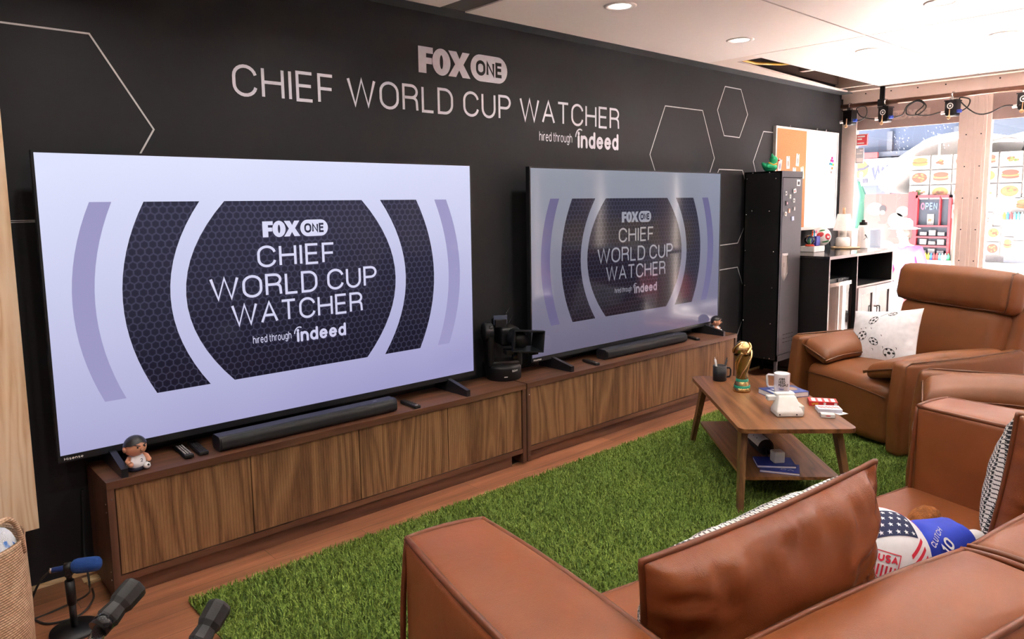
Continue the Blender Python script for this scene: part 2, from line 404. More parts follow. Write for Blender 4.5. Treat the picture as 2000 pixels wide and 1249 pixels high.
def text2d(s, weight=.1, gap=.17, space=.4, cap=False):
    V = []; F = []; x = 0; TK.clear()
    for ch in s:
        if ch == ' ': x += space; continue
        st, w = G[ch]
        for si, pl in enumerate(st):
            v, f = ribbon([(x+weight/2+a, weight/2+b*(1-weight)) for a, b in pl], weight, cap=cap)
            b0 = len(V); V += v; F += [tuple(b0+i for i in q) for q in f]
            nc = 24 if cap and len(v) >= 28 and any(len(q) == 12 for q in f) else 0
            TK.extend([si*1.0]*(len(v)-nc)+[si+.5]*(nc//2)+[si+.75]*(nc//2))
        x += w+weight+gap
    return V, F, x-gap
def write(mb, s, fn, x0, z0, h, width=None, align='l', weight=.1, gap=.17, space=.4, cap=False, m=0):
    """lay a line of text through fn(a, b) -> 3-D point"""
    V, F, w = text2d(s, weight, gap, space, cap); sx = (width/w) if width else h
    o = x0-(w*sx/2 if align == 'c' else (w*sx if align == 'r' else 0))
    mb.add([lift(fn, o+a*sx, z0+b*h, k) for (a, b), k in zip(V, TK)], F, m)
def rrect(x0, x1, z0, z1, r, n=8):
    return [p for c, a in (((x1-r, z1-r), 0), ((x0+r, z1-r), 90), ((x0+r, z0+r), 180), ((x1-r, z0+r), 270)) for p in arc(c[0], c[1], r, r, a, a+90, n)]
def fox_logo(mb, fn, fn2, x0, z0, w, h, m=0, m2=1):
    """heavy three-letter word and a pill with a cut-out word"""
    hs = h; k = w/4.73
    def P(pts, m, f=fn): mb.poly([f(x0+a*k, z0+b*hs) for a, b in pts], m)
    # F
    P([(0, 0), (.38, 0), (.38, .36), (.66, .36), (.66, .60), (.38, .60), (.38, .76), (.72, .76), (.72, 1), (0, 1)], m)
    # O
    o = arc(1.14, .5, .46, .52, 0, 360, 28); i = arc(1.14, .5, .085, .27, 0, 360, 28)
    V = [fn(x0+a*k, z0+b*hs) for a, b in o+i]; n = len(o); mb.add(V, [(j, j+1, n+j+1, n+j) for j in range(n-1)], m)
    # X
    P([(1.50, 1), (1.92, 1), (2.08, .72), (2.24, 1), (2.62, 1), (2.28, .52), (2.64, 0), (2.22, 0), (2.05, .28), (1.88, 0), (1.48, 0), (1.84, .5)], m)
    pr = rrect(2.66, 4.73, -.04, 1.04, .54); P(pr, m)
    V, F, tw = text2d('ONE', .22, .10); sx = 1.50/tw
    mb.add([lift(fn2, x0+(2.95+a*sx)*k, z0+(.19+b*.62)*hs, kk if w > .5 else 0) for (a, b), kk in zip(V, TK)], F, m2)
def indeed(mb, fn, x0, z0, w, h, m=0):
    V, F, tw = text2d('indeed', .19, .1, cap=True)
    mb.add([lift(fn, x0+a*w/tw, z0+b*h, k) for (a, b), k in zip(V, TK)], F, m)
    v, f = ribbon(arc(.22, .60, .40, .50, 172, 66, 12), .085, cap=True)
    mb.add([fn(x0+a*h*.95, z0+b*h) for a, b in v], f, m)

# ================================================================== setting
def struct(name, mb, mats, parent=None):
    o = mb.build(name, mats, parent)
    if not parent: o['kind'] = 'structure'
    return o
WY = .15
struct('floor', MB().box(-1.7, 7.6, -5.4, .25, -.06, 0), M['floor'])
wall = struct('wall_back', MB().box(-1.7, 7.5, WY, .25, .02, 2.97), M['wall'])
struct('trim_1', MB().box(-1.7, 7.4, WY-.004, WY+.02, 0, .02), M['shim'])
struct('wall_left', MB().box(-1.8, -1.7, -5.4, .25, 0, 2.97), M['frontwall'])
struct('wall_front', MB().box(-1.8, 7.6, -5.5, -5.4, 0, 2.97), M['frontwall'])
wl = lambda a, b: (a, WY-.0015, b)
wl2 = lambda a, b: (a, WY-.0022, b)
# printed lettering on the black wall
mb = MB(); write(mb, 'CHIEF WORLD CUP WATCHER', wl, .862, 2.135, .152, 2.868, weight=.105, gap=.16, space=.36); mb.build('lettering', M['vinyl'], wall)
mb = MB(); fox_logo(mb, wl, wl2, 1.945, 2.36, .682, .148); mb.build('logo', [M['vinyl'], M['wall']], wall)
mb = MB(); write(mb, 'hired through', wl, 2.906, 2.017, .066, .318, weight=.10, gap=.12, space=.25); mb.build('lettering', M['vinyl'], wall)
mb = MB(); indeed(mb, wl, 3.28, 1.985, .442, .118); mb.build('lettering', M['vinyl'], wall)
def hexline(pts, closed=True):
    V, F = ribbon(pts, .0075, closed); MB().add([wl(a, b) for a, b in V], F).build('hexagon_line', M['line'], wall)
hexline([(-.30, 2.339), (.264, 2.338), (.494, 1.955), (.264, 1.56), (-.30, 1.56)], False)
hexline([(-.6, 1.558), (.30, 1.556)], False)
hexline([(4.291, 2.352), (4.808, 2.354), (4.997, 1.969), (4.79, 1.58), (4.31, 1.58), (4.101, 1.969)])
hexline([(5.142, 2.581), (5.397, 2.579), (5.518, 2.371), (5.39, 2.161), (5.141, 2.166), (5.03, 2.375)])
hexline([(5.803, 2.237), (6.3, 2.238), (6.3, 1.5), (5.8, 1.62), (5.635, 1.957)])
hexline([(5.072, 1.876), (5.454, 1.875), (5.64, 1.545), (5.40, 1.224), (5.06, 1.215), (4.87, 1.55)])
hexline([(5.10, .998), (5.406, 1.005), (5.60, .66), (5.40, .33), (5.08, .33), (4.89, .66)])
# ceiling: a dark deck with white 8 x 4 ft panels hung under it
ceil = struct('ceiling', MB().box(-1.8, 7.6, -5.5, .25, 2.97, 3.05), M['dark'])
ys = [(.012, -1.222), (-1.236, -2.456), (-2.47, -3.69), (-3.704, -4.92), (-4.934, -5.4)]
for xa, xb in ((-1.7, -.27), (-.256, 2.005), (2.185, 4.652), (4.668, 7.03)):
    for i, (ya, yb) in enumerate(ys):
        if xa > 4.6 and i == 0: ya = -.375
        MB().box(xa, xb, yb, ya, 2.70, 2.715).build('ceiling_panel', M['ceil'], ceil)
MB().box(2.005, 2.185, -5.4, .06, 2.708, 2.78).build('ceiling_beam', M['beam'], ceil)
mb = MB(); mb.box(-1.7, 7.36, .06, .15, 2.70, 2.76).box(-1.7, 7.36, .018, .062, 2.70, 2.712); mb.build('ceiling_channel', M['steel'], ceil)
mb = MB(); mb.prism([(4.66, .018), (7.2, .018), (7.2, .0), (6.85, -.012), (4.81, -.159), (4.81, -.40), (4.66, -.40)], 2.702, 2.716, plane='xy'); mb.build('ceiling_rail', M['alu'], ceil)
MB().box(4.5, 7.3, -.45, .1, 2.93, 2.96).box(4.6, 7.3, .02, .05, 2.76, 2.95).box(4.60, 4.66, -.6, .02, 2.72, 2.95).box(4.6, 7.0, -.62, -.60, 2.72, 2.95).build('ceiling_lining', plain('brown_plywood', (.05, .026, .018), .8), ceil)
MB().box(7.02, 7.06, -5.4, .05, 2.72, 2.95).box(6.2, 6.26, -.36, .04, 2.80, 2.86).build('ceiling_joist', M['alu'], ceil)
# right hand window wall
wr = MB()
wr.box(7.40, 7.52, -5.4, .15, 2.66, 2.97).box(7.30, 7.42, -5.4, .13, 2.72, 2.95).box(7.40, 7.46, -5.4, .12, 2.60, 2.66)
wr.box(7.40, 7.50, -5.4, .15, 0, .10)
jl = [(.02, .15)]; mull = [(-1.207, -1.005), (-2.52, -2.32), (-3.83, -3.63), (-5.14, -4.94)]
wr.box(7.44, 7.52, .035, .15, .1, 2.66)
wr.box(7.40, 7.52, -5.4, -5.14, .1, 2.66)
for a, b in mull:
    wr.box(7.42, 7.52, a, b, .1, 2.66)
    for q in (.03, .085, .115, .17): wr.box(7.414, 7.42, a+q-.008, a+q+.008, .1, 2.66)
struct('wall_right', wr, M['alu'])
mb = MB()
for z in (2.2, 1.9, 1.6, 1.3, 1.0, .7):
    for y in (-1.17, -1.045): mb.cyl((7.417, y, z), (7.411, y, z), .006, n=8)
for y in (-.1, -.35, -.6, -.85, -1.3, -1.5): mb.cyl((7.402, y, 2.69), (7.396, y, 2.69), .007, n=8)
struct('trim_2', mb, M['bp2'])
M['glass'] = glassy('window_glass', (.97, .98, 1.0), .55)
_t = NT('scuffed_glass_residue'); _tl = _t.n('ShaderNodeBsdfTranslucent'); _tr = _t.n('ShaderNodeBsdfTransparent'); _mx = _t.n('ShaderNodeMixShader')
_t.l(_t.ramp(_t.noise(_t.coord(), 60, 2), [(.3, (.6, .64, .7)), (.7, (.8, .84, .9))]), _tl.inputs[0]); _mx.inputs[0].default_value = .35; _t.l(_tr.outputs[0], _mx.inputs[1]); _t.l(_tl.outputs[0], _mx.inputs[2]); _t.l(_mx.outputs[0], _t.out.inputs[0])
M['smear'] = _t.mat
for k, (ya, yb) in enumerate([(-1.005, .035), (-2.32, -1.207), (-3.63, -2.52), (-4.94, -3.83)]):
    w = thing('window_%d' % (k+1), None, None, (7.47, 0, 0)); w['kind'] = 'structure'
    fr = MB(); fr.box(-.03, .03, ya, ya+.035, .1, 2.6).box(-.03, .03, yb-.035, yb, .1, 2.6).box(-.03, .03, ya, yb, 2.59, 2.62).box(-.03, .03, ya, yb, .1, .14)
    fr.build('window_frame', M['alu'], w)
    MB().box(-.002, .002, ya+.03, yb-.03, .13, 2.33).build('pane', M['glass'], w)
    fl = MB().box(-.012, .008, ya+.03, yb-.03, 2.325, 2.60).build('header_film', M['film'], w)
    if k < 2:
        yc = (ya+yb)/2 - (.03 if k == 0 else 0)
        mb = MB(); f1 = lambda a, b: (-.0135, a, b); f2 = lambda a, b: (-.0145, a, b)
        fox_logo(mb, f1, f2, yc-.19, 2.405, .37, .085); mb.build('reversed_logo', [M['filmtext'], M['film']], fl)
        mb = MB()
        for q in range(70):
            y0 = rng.choice([ya+.25, ya+.5, ya+.12, yb-.5])+rng.normal(0, .02)+.12*rng.random(); z0 = 2.31-.24*rng.random()
            y0 += (z0-2.2)*-.25; s_ = .002+.005*rng.random()**2
            if ya+.06 < y0 < yb-.06: mb.poly([(-.0035, y0-s_, z0-s_), (-.0035, y0+s_*.6, z0-s_*1.2), (-.0035, y0+s_, z0+s_*1.6), (-.0035, y0-s_*.3, z0+s_)])
        mb.build('residue', M['smear'], w)
# stickers on the first pane
def sticker(name, label, y0, y1, z0, z1, c, bars, group=None):
    o = MB().box(7.455, 7.4655, y0, y1, z0, z1).build(name, plain(name+'_paper', c, .5)); tag(o, label, 'sticker', group)
    mb = MB()
    for (a, b, cc, dd) in bars: mb.box(7.4535, 7.4552, y0+(y1-y0)*a, y0+(y1-y0)*b, z0+(z1-z0)*cc, z0+(z1-z0)*dd)
    mb.build('print', M['white'], o)
sticker('window_sticker', 'red and white notice stuck in the top corner of the window', -.115, .0, 2.165, 2.285, (.75, .06, .09), [(.25, .9, .72, .86), (.5, .9, .5, .62), (.3, .9, .16, .26), (0, 1, 0, .05), (0, 1, .95, 1), (0, .05, 0, 1), (.95, 1, 0, 1)])
sticker('window_sticker', 'pale notice below the red one on the window', -.08, .0, 1.98, 2.14, (.5, .55, .6), [(.1, .9, .1, .35), (.1, .5, .8, .88), (.2, .9, .6, .68)])

# ------------------------------------------------------------------ downlights
M['lamp'] = emit('lamp_diffuser', (1, .96, .9), 14)
DL = []
def downlight(x, y, label, on=True):
    t = thing('downlight', label, 'ceiling light', (x, y, 2.70), 0, 'recessed ceiling lights')
    MB().lathe([(.060, .004), (.062, -.004), (.085, -.006), (.093, -.002), (.093, .0)], n=32).build('trim_ring', M['ceil'], t)
    MB().lathe([(0.0, -.0015), (.060, -.0015), (.061, .0)], n=28).build('diffuser', M['lamp'], t)
    la = bpy.data.lights.new('downlight_lamp', 'AREA'); la.shape = 'DISK'; la.size = .12; la.energy = EN; la.color = (1, .93, .85); la.spread = R(150)
    lo = bpy.data.objects.new('downlight_lamp', la); COL.objects.link(lo); lo.location = (x, y, 2.688); DL.append(lo)
EN = 7
downlight(2.77, -.65, 'lit round downlight nearest the wall title, left of the pair by the wall')
downlight(4.10, -.61, 'lit round downlight in the panel left of the open ceiling gap')
downlight(4.12, -1.86, 'downlight cut by the top edge of the photo, right of the long panel seam')
downlight(5.18, -1.03, 'washed-out downlight in the panel beside the open ceiling gap')
downlight(5.35, -1.85, 'washed-out downlight near the right edge of the photo')
for x, y in ((.2, -.65), (1.3, -.65), (.2, -1.9), (1.5, -1.9), (2.8, -1.9), (-.9, -1.9), (.2, -3.2), (1.5, -3.2), (2.8, -3.2), (4.1, -3.2), (5.4, -3.2), (1.5, -4.4), (4.1, -4.4)):  # unseen downlights, added for the overall room light
    downlight(x, y, 'unseen round ceiling downlight added to brighten the room')

# yellow cable in the open ceiling
mb = MB(); mb.tube([(4.70, -.12, 2.78), (4.85, -.14, 2.735), (5.1, -.15, 2.728), (5.35, -.24, 2.735), (5.5, -.36, 2.75), (5.6, -.5, 2.80)], .012, 8)
tag(mb.build('ceiling_cable', plain('yellow_cable', (.75, .42, .02), .4)), 'yellow cable showing in the open gap of the ceiling', 'cable')

# ================================================================== televisions
TW, TH, TZ = 2.185, 1.229, .5984
def arcband(mb, fn, c, r0, r1, zlo, zhi, cx, m, inner=None, n=16):
    """a band between two circular arcs, clipped at zlo / zhi; c=+1 bulges left"""
    L = []; Rr = []
    for i in range(n+1):
        z = zlo+(zhi-zlo)*i/n
        L.append((cx-c*r0(z), z)); Rr.append((cx-c*r1(z), z))
    V = [fn(a, b) for a, b in L+Rr]; k = n+1
    mb.add(V, [(i, i+1, k+i+1, k+i) for i in range(n)], m)
def television(x0, label, mats, group, ledlabel=None):
    t = thing('television', label, 'television', (x0+TW/2, 0, TZ+TH/2), 0)
    b = MB(); hx, hz = TW/2+.009, TH/2
    b.box(-hx, -TW/2, -.004, .03, -hz-.028, hz+.009).box(TW/2, hx, -.004, .03, -hz-.028, hz+.009).box(-TW/2, TW/2, -.004, .03, hz, hz+.009).box(-TW/2, TW/2, -.004, .03, -hz-.028, -hz)
    b.box(-TW/2, TW/2, .004, .03, -hz, hz).box(-.8, .8, .03, .07, -hz+.08, .2, bev=.02)
    b.build('housing', M['bp2'], t)
    s = MB(); P = lambda k: (lambda a, z: (a, -.0006*k, z))
    s.poly([(-TW/2, 0, -hz), (TW/2, 0, -hz), (TW/2, 0, hz), (-TW/2, 0, hz)], 0)
    zl, zh = -.42, .42
    ci = lambda half, bow: (lambda z: half-bow*(abs(z)/.42)**2)
    for c in (1, -1):
        arcband(s, P(1), c, ci(1.003, .09), ci(.92, .09), zl, zh, 0, 1)
        arcband(s, P(1), c, ci(.815, .11), ci(.622, .15), zl, zh, 0, 2)
    L = [(-ci(.555, .195)(zl+(zh-zl)*i/16), zl+(zh-zl)*i/16) for i in range(17)]
    s.poly([P(1)(a, z) for a, z in L]+[P(1)(-a, z) for a, z in reversed(L)], 2)
    # words: dark drop edge first, pale face on top
    for k, m, dx, dz in ((2, 4, .004, -.006), (3, 3, 0, 0)):
        f = lambda a, z, k=k, dx=dx, dz=dz: P(k)(a+dx, z+dz)
        f2 = lambda a, z: P(4)(a, z)
        fox_logo(s, f, f2, -.186, .246, .344, .076, m, 2 if k == 3 else m)
        write(s, 'CHIEF', f, -.014, .102, .105, .41, 'c', .115, .15, m=m)
        write(s, 'WORLD CUP', f, -.008, -.038, .108, .885, 'c', .115, .14, .34, m=m)
        write(s, 'WATCHER', f, -.008, -.168, .106, .70, 'c', .115, .14, m=m)
        write(s, 'hired through', f, -.262, -.262, .040, .195, 'l', .11, .12, .25, m=m)
        indeed(s, f, -.038, -.283, .275, .068, m)
    so = s.build('screen', mats, t, fix=False)
    so['label'] = 'lit screen with a dark hexagon emblem and pale lettering'
    mb = MB(); write(mb, 'Hisense', lambda a, z: (a, -.0046, z), -TW/2+.012, -hz-.021, .012, .07, weight=.14); mb.build('lettering', M['white'], t)
    for sx in (-1, 1):
        f = MB(); x = sx*(TW/2-.19); zb = .508-(TZ+TH/2)
        f.prism([(-.185, zb), (.12, zb), (.12, zb+.035), (.03, zb+.075), (.0, zb+.075), (-.185, zb+.036)], x-.013, x+.013, plane='yz')
        f.box(x-.02, x+.02, 0.004, .028, zb+.06, -hz+.02)
        f.build('foot', M['bp2'], t)
    return t
A1 = [screen_bg('bright_screen_picture', srgb(160, 156, 202), srgb(224, 228, 255), 1.0, .12, .10), emit('lilac_bands', srgb(158, 154, 198), 1, .08, .12), hexmat('dark_hexagon_picture', (.012, .010, .024), (.055, .055, .10), 1, spec=.12),
      screen_bg('pale_screen_letters', srgb(196, 192, 226), srgb(226, 228, 252), 1, .25), emit('letter_edge', srgb(58, 56, 80), 1, .1, .25)]
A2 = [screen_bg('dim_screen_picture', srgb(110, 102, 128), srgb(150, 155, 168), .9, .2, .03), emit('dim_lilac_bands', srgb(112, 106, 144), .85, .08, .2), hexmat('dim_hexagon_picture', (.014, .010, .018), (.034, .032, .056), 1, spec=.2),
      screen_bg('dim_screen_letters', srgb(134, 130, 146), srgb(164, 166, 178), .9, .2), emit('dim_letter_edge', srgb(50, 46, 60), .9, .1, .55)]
television(0, 'bright wide television at left on the walnut cabinet, its screen unreflected', A1, None)
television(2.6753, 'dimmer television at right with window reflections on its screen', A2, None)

# ================================================================== media consoles
def console(x0, x1, label, plx0, plx1):
    w = x1-x0; t = thing('media_console', label, 'cabinet', (x0, 0, 0), 0, None)
    b = MB(); yf, yb = -.2, .125
    b.box(0, .028, yf, yb, 0.012, .478, 1).box(w-.028, w, yf, yb, 0.012, .478, 1).box(.028, w-.028, yf+.002, yb, .075, .102).box(.028, w-.028, yb-.012, yb, .1, .478)
    b.box(.028, w-.028, yf+.03, yf+.034, .1, .478, 2); b.build('carcass', [M['walnut'], M['walnut_v'], M['dark']], t)
    MB().box(0, w, yf-.002, yb, .476, .508).build('top', M['walnut'], t)
    MB().box(plx0-x0, plx1-x0, yf+.03, yf+.05, 0, .075).build('plinth', M['walnut'], t)
    n = 4; dw = (w-.062)/n
    for i in range(n):
        dx0 = .031+i*dw+.0026; dx1 = .031+(i+1)*dw-.0026; mb = MB(); k = 42; pw = (dx1-dx0)/k
        pr = []
        for j in range(k):
            a = dx0+j*pw; pr += [(a, -.0014), (a+pw*.10, 0), (a+pw*.90, 0), (a+pw, -.0014)]
        yF = yf+.008
        V = []; F = []
        for (a, dy) in pr: V += [(a, yF-dy, .106), (a, yF-dy, .472)]
        for j in range(len(pr)-1): F.append((2*j, 2*j+1, 2*j+3, 2*j+2))
        mb.add(V, F); mb.box(dx0, dx1, yF+.0036, yF+.018, .106, .472)
        o = mb.build('door', M['door'], t, fix=False)
    for px, pz in ((.012, .435), (.012, .05)): MB().cyl((px+.004, yf-.0005, pz), (px+.004, yf-.002, pz), .0035, n=10).build('screw_cap', M['metal'], t)
    for pz in (.41, .375, .12, .085): MB().cyl((.0005, yf+.03, pz), (-.002, yf+.03, pz), .003, n=8).build('screw_cap', M['metal'], t)
    return t
console(.115, 2.432, 'walnut media console with ribbed doors under the bright left television', .15, 2.335)
console(2.442, 4.84, 'walnut media console with ribbed doors under the dimmer right television', 2.46, 4.80)
tag(MB().box(2.35, 2.44, -.15, -.08, 0, .004).build('gap_light_plate', M['metal']), 'pale metal plate added on the floor for the pale light in the plinth gap', 'plate')  # added plate, stands in for pale light in the plinth gap
mb = MB()
for i, (a, b, c) in enumerate(((.02, .0, 0), (.01, .02, .006), (.03, -.01, .012))): mb.box(.045+a, .165+a*.5, .035+b, .075+b, c+.001, c+.007)
tag(mb.build('wood_shim', M['shim']), 'pale wood shims tucked under the cabinet corner by the black wall', 'wood shim')

# soundbars
def soundbar(x0, x1, y0, label):
    t = thing('soundbar', label, 'soundbar', ((x0+x1)/2, y0, .508)); h = (x1-x0)/2
    MB().prism(rrect(.008, .105, .001, .070, .022, 6), -h, h, plane='yz').build('body', M['bp2'], t)
    MB().prism(rrect(-.001, .06, .006, .065, .022, 6), -h+.006, h-.006, plane='yz').build('grille', M['cloth_black'], t)
    MB().box(h-.12, h-.10, .05, .056, .0700, .0705).build('button', M['metal'], t)
soundbar(.59, 1.53, -.165, 'long black soundbar in front of the bright left television')
soundbar(3.29, 4.25, -.12, 'long black soundbar in front of the dimmer right television')
# remotes
M['key'] = plain('pale_keys', (.55, .55, .56), .5)
def remote(x, y, rz, L, label, keys, wid=.042):
    t = thing('remote_control', label, 'remote control', (x, y, .508), rz, 'remote controls on the cabinets')
    MB().box(-wid/2, wid/2, -L/2, L/2, 0.0005, .018, bev=.006).build('body', M['bp'], t)
    mb = MB()
    for i in range(keys):
        for j in (-1, 0, 1): mb.cyl((j*.011, -L*.38+i*L*.75/keys, .018), (j*.011, -L*.38+i*L*.75/keys, .0195), .0034, n=8)
    mb.build('keypad', M['key'] if keys > 6 else M['bp2'], t)
    if keys <= 6: MB().cyl((0, -L*.40, .018), (0, -L*.40, .0188), .008, n=14).build('logo', M['key'], t)
remote(.468, -.035, R(-3), .20, 'long black remote with pale keys, left of the pair by the figurine', 9)
remote(.531, -.037, R(-3), .20, 'long black remote with dark keys, right of the pair by the figurine', 8)
for o in bpy.data.objects:
    if o.name.startswith('keypad') and o.parent and 'dark keys' in o.parent.get('label', ''): o.data.materials[0] = M['bp2']
remote(1.645, -.11, R(-4), .165, 'small black remote beyond the right end of the left soundbar', 4, .038)
remote(3.139, -.10, R(-14), .165, 'small black remote left of the right-hand soundbar', 4, .038)
remote(4.382, -.085, R(-22), .13, 'short black remote beyond the right end of the right soundbar', 6, .036)

# figurines
M['skin'] = plain('toy_skin', (.62, .30, .19), .4, var=.03)
M['hair'] = plain('toy_black_hair', (.012, .011, .013), .35)
M['jersey'] = plain('toy_white_jersey', (.72, .73, .78), .4, var=.02)
M['navy'] = plain('toy_navy', (.012, .016, .04), .4)
def figurine(x, y, s, rz, label):
    t = thing('toy_figurine', label, 'figurine', (x, y, .508), rz, 'toy football player figurines'); t.scale = (s, s, s)
    mb = MB(); mb.lathe([(0, 0), (.036, 0), (.040, .008), (.036, .018), (.03, .022)], fn=lambda p: (p[0], p[1]*.8, p[2])); mb.build('base', M['navy'], t)
    mb = MB(); mb.lathe([(.032, .012), (.041, .026), (.039, .045), (.030, .062), (.016, .070), (0, .072)], fn=lambda p: (p[0], p[1]*.82, p[2])); b = mb.build('jersey', M['jersey'], t)
    mb = MB(); write(mb, '2', lambda a, z: (a, -.0345-.002*(z < .05), z), -.004, .040, .014, weight=.2); mb.build('number', M['navy'], b)
    def head(p):
        q = Vector((p[0], p[1], p[2]-.105)); k = 1+.10*max(0, -q.z/.045); return (q.x*k, q.y*k*.92, q.z*.95+.105)
    mb = MB(); mb.sphere((0, 0, .105), .046, 24, fn=head)
    for sx in (-1, 1): mb.sphere((sx*.047, .004, .100), .012, 10, sc=(.6, .8, 1.2))
    mb.sphere((0, -.044, .096), .007, 10)
    hd = mb.build('head', M['skin'], t)
    mb = MB()
    for sx in (-1, 1):
        mb.sphere((sx*.016, -.0405, .107), .0042, 8)
        mb.tube([(sx*.007, -.0455, .112), (sx*.016, -.044, .1155), (sx*.029, -.0375, .121)], .0022, 6)
    mb.tube([(-.008, -.0442, .084), (0, -.0458, .085), (.008, -.0442, .084)], .0012, 6)
    mb.build('face', M['hair'], hd)
    def hairf(p):
        q = head(p); c = Vector((0, 0, .105)); v = Vector(q)-c
        return tuple(c+v*1.06)
    mb = MB(); V = []; F = []; n = 24; k = 8
    for i in range(k+1):
        for j in range(n):
            a = 2*PI*j/n; lim = 1.10+.75*max(0, math.sin(a))**.5+.28*abs(math.cos(a)); th = lim*i/k
            V.append(hairf((.046*math.sin(th)*math.cos(a), .046*math.sin(th)*math.sin(a), .105+.046*math.cos(th))))
    for i in range(k):
        for j in range(n): F.append((i*n+j, (i+1)*n+j, (i+1)*n+(j+1) % n, i*n+(j+1) % n))
    mb.add(V, F, 0, True); mb.build('hair', M['hair'], hd)
    for sx in (-1, 1):
        mb = MB(); mb.tube([(sx*.030, 0, .062), (sx*.044, -.008, .05), (sx*.044, -.02, .04)], [.009, .011, .010], 10); mb.sphere((sx*.042, -.024, .038), .0115, 10); mb.build('arm', M['skin'], t)
    mb = MB(); mb.sphere((.024, -.036, .018), .016, 14); bl = mb.build('toy_ball', M['jersey'], t)
    mb = MB()
    for v in ((-.2, -.9, .3), (.6, -.7, .2), (.1, -.6, -.75), (.3, -.4, .85), (.95, -.1, -.2)):
        q = Vector(v).normalized(); a = q.orthogonal().normalized(); b2 = q.cross(a)
        mb.poly([tuple(Vector((.024, -.036, .018))+(q*.0162+(a*math.cos(i*2*PI/5)+b2*math.sin(i*2*PI/5))*.0055)) for i in range(5)])
    mb.build('pentagon_patch', M['hair'], bl)
figurine(.253, -.115, .98, R(20), 'toy footballer figurine in white jersey at the left end of the cabinets')
figurine(4.74, -.06, .98, R(25), 'toy footballer figurine in white jersey at the far right end of the cabinets')

# ------------------------------------------------------------------ robotic camera between the televisions
t = thing('robotic_camera', 'black motorised pan and tilt camera on the cabinet between both televisions', 'video camera', (2.445, .02, .508), R(-24))
mb = MB(); mb.lathe([(0, 0), (.108, 0), (.112, .006), (.112, .075), (.106, .092), (.06, .098), (0, .098)], n=40); mb.build('base', M['bp'], t)
mb = MB(); mb.box(-.112, .08, .02, .135, 0.0, .092, bev=.008); mb.build('connector_box', M['bp'], t)
mb = MB(); write(mb, 'SONY', lambda a, z: (.1128*math.sin(a/.1128), -.1128*math.cos(a/.1128), z), .022, .056, .013, .045, weight=.2); mb.box(-.03, -.008, -.1122, -.1105, .026, .030); mb.build('lettering', M['white'], t)
mb = MB()
for sx in (-1, 1):
    x = sx*.092
    top = .335 if sx < 0 else .20
    mb.soft(x, .005, .085+(top-.085)/2, .020, .058, (top-.085)/2+.01, .018, n=3, seg=3)
mb.soft(0, .005, .10, .105, .058, .016, .012, n=3, seg=3)
mb.build('yoke', M['bp'], t)
mb = MB(); mb.lathe([(.0, -.03), (.055, -.03), (.058, -.02), (.058, .02), (.05, .028), (0, .03)], (-.10, .0, .30), axis='x'); mb.build('tilt_hub', M['bp2'], t)
body = MB(); body.soft(.03, .02, .27, .062, .085, .058, .02, n=3, seg=3); body.box(-.055, .02, -.02, .07, .325, .375, bev=.004); bo = body.build('camera_body', M['bp'], t)
mb = MB(); mb.lathe([(.0, -.10), (.048, -.10), (.052, -.07), (.05, -.03), (.058, -.02), (.058, .03), (.05, .04), (.05, .09)][::-1], (.05, -.11, .27), n=28, axis='y'); mb.build('lens', M['bp'], bo)
mb = MB(); T = Matrix.Translation((.085, -.17, .27)) @ Matrix.Rotation(R(5), 4, 'Y'); mb.T = T
x, z, D = .098, .066, .085
fr = [(-x, z), (x, z), (x, -z), (-x, -z)]; bk = [(-.055, .045), (.055, .045), (.055, -.045), (-.055, -.045)]
V = [(a, -D, b) for a, b in fr]+[(a*.93, -D, b*.90) for a, b in fr]+[(a*.93, -.0, b*.9) for a, b in bk]+[(a, 0.02, b) for a, b in bk]+[(a, -D*.6, b) for a, b in fr]
F = []
for i in range(4):
    j = (i+1) % 4; F += [(i, j, 4+j, 4+i), (4+i, 4+j, 8+j, 8+i), (i, 16+i, 16+j, j), (16+i, 12+i, 12+j, 16+j)]
mb.add(V, F); mb.build('matte_box', M['bp2'], bo)
mb = MB(); mb.lathe([(0, .0), (.02, -.004), (.036, -.002), (.038, .01)], (.075, -.165, .27), n=24, axis='y'); mb.build('front_glass', plain('coated_lens_glass', (.004, .03, .035), .05, 0, coat=1), bo)
mb = MB(); mb.tube([(.02, -.14, .205), (.05, -.2, .20), (.12, -.22, .195)], .007, 8).tube([(.10, -.20, .18), (.16, -.20, .185)], .009, 8).box(-.02, .03, -.13, -.06, .17, .20, bev=.004); mb.cyl((.03, -.13, .16), (.03, -.15, .155), .013); mb.build('lens_support', M['bp'], bo)
mb = MB(); mb.box(-.06, .03, .0, .006, .34, .40, bev=.002); mb.T = None; mb.build('display_panel', plain('blue_grey_display', (.06, .075, .12), .3), bo)
mb = MB(); mb.tube([(2.50, .09, .80), (2.53, .10, .86), (2.56, .115, .90), (2.60, .13, .93)], .004, 6).tube([(2.52, .08, .76), (2.57, .10, .84), (2.63, .13, .88)], .0035, 6)
tag(mb.build('camera_cable', M['rubber']), 'thin black cables looping behind the motorised camera', 'cable')

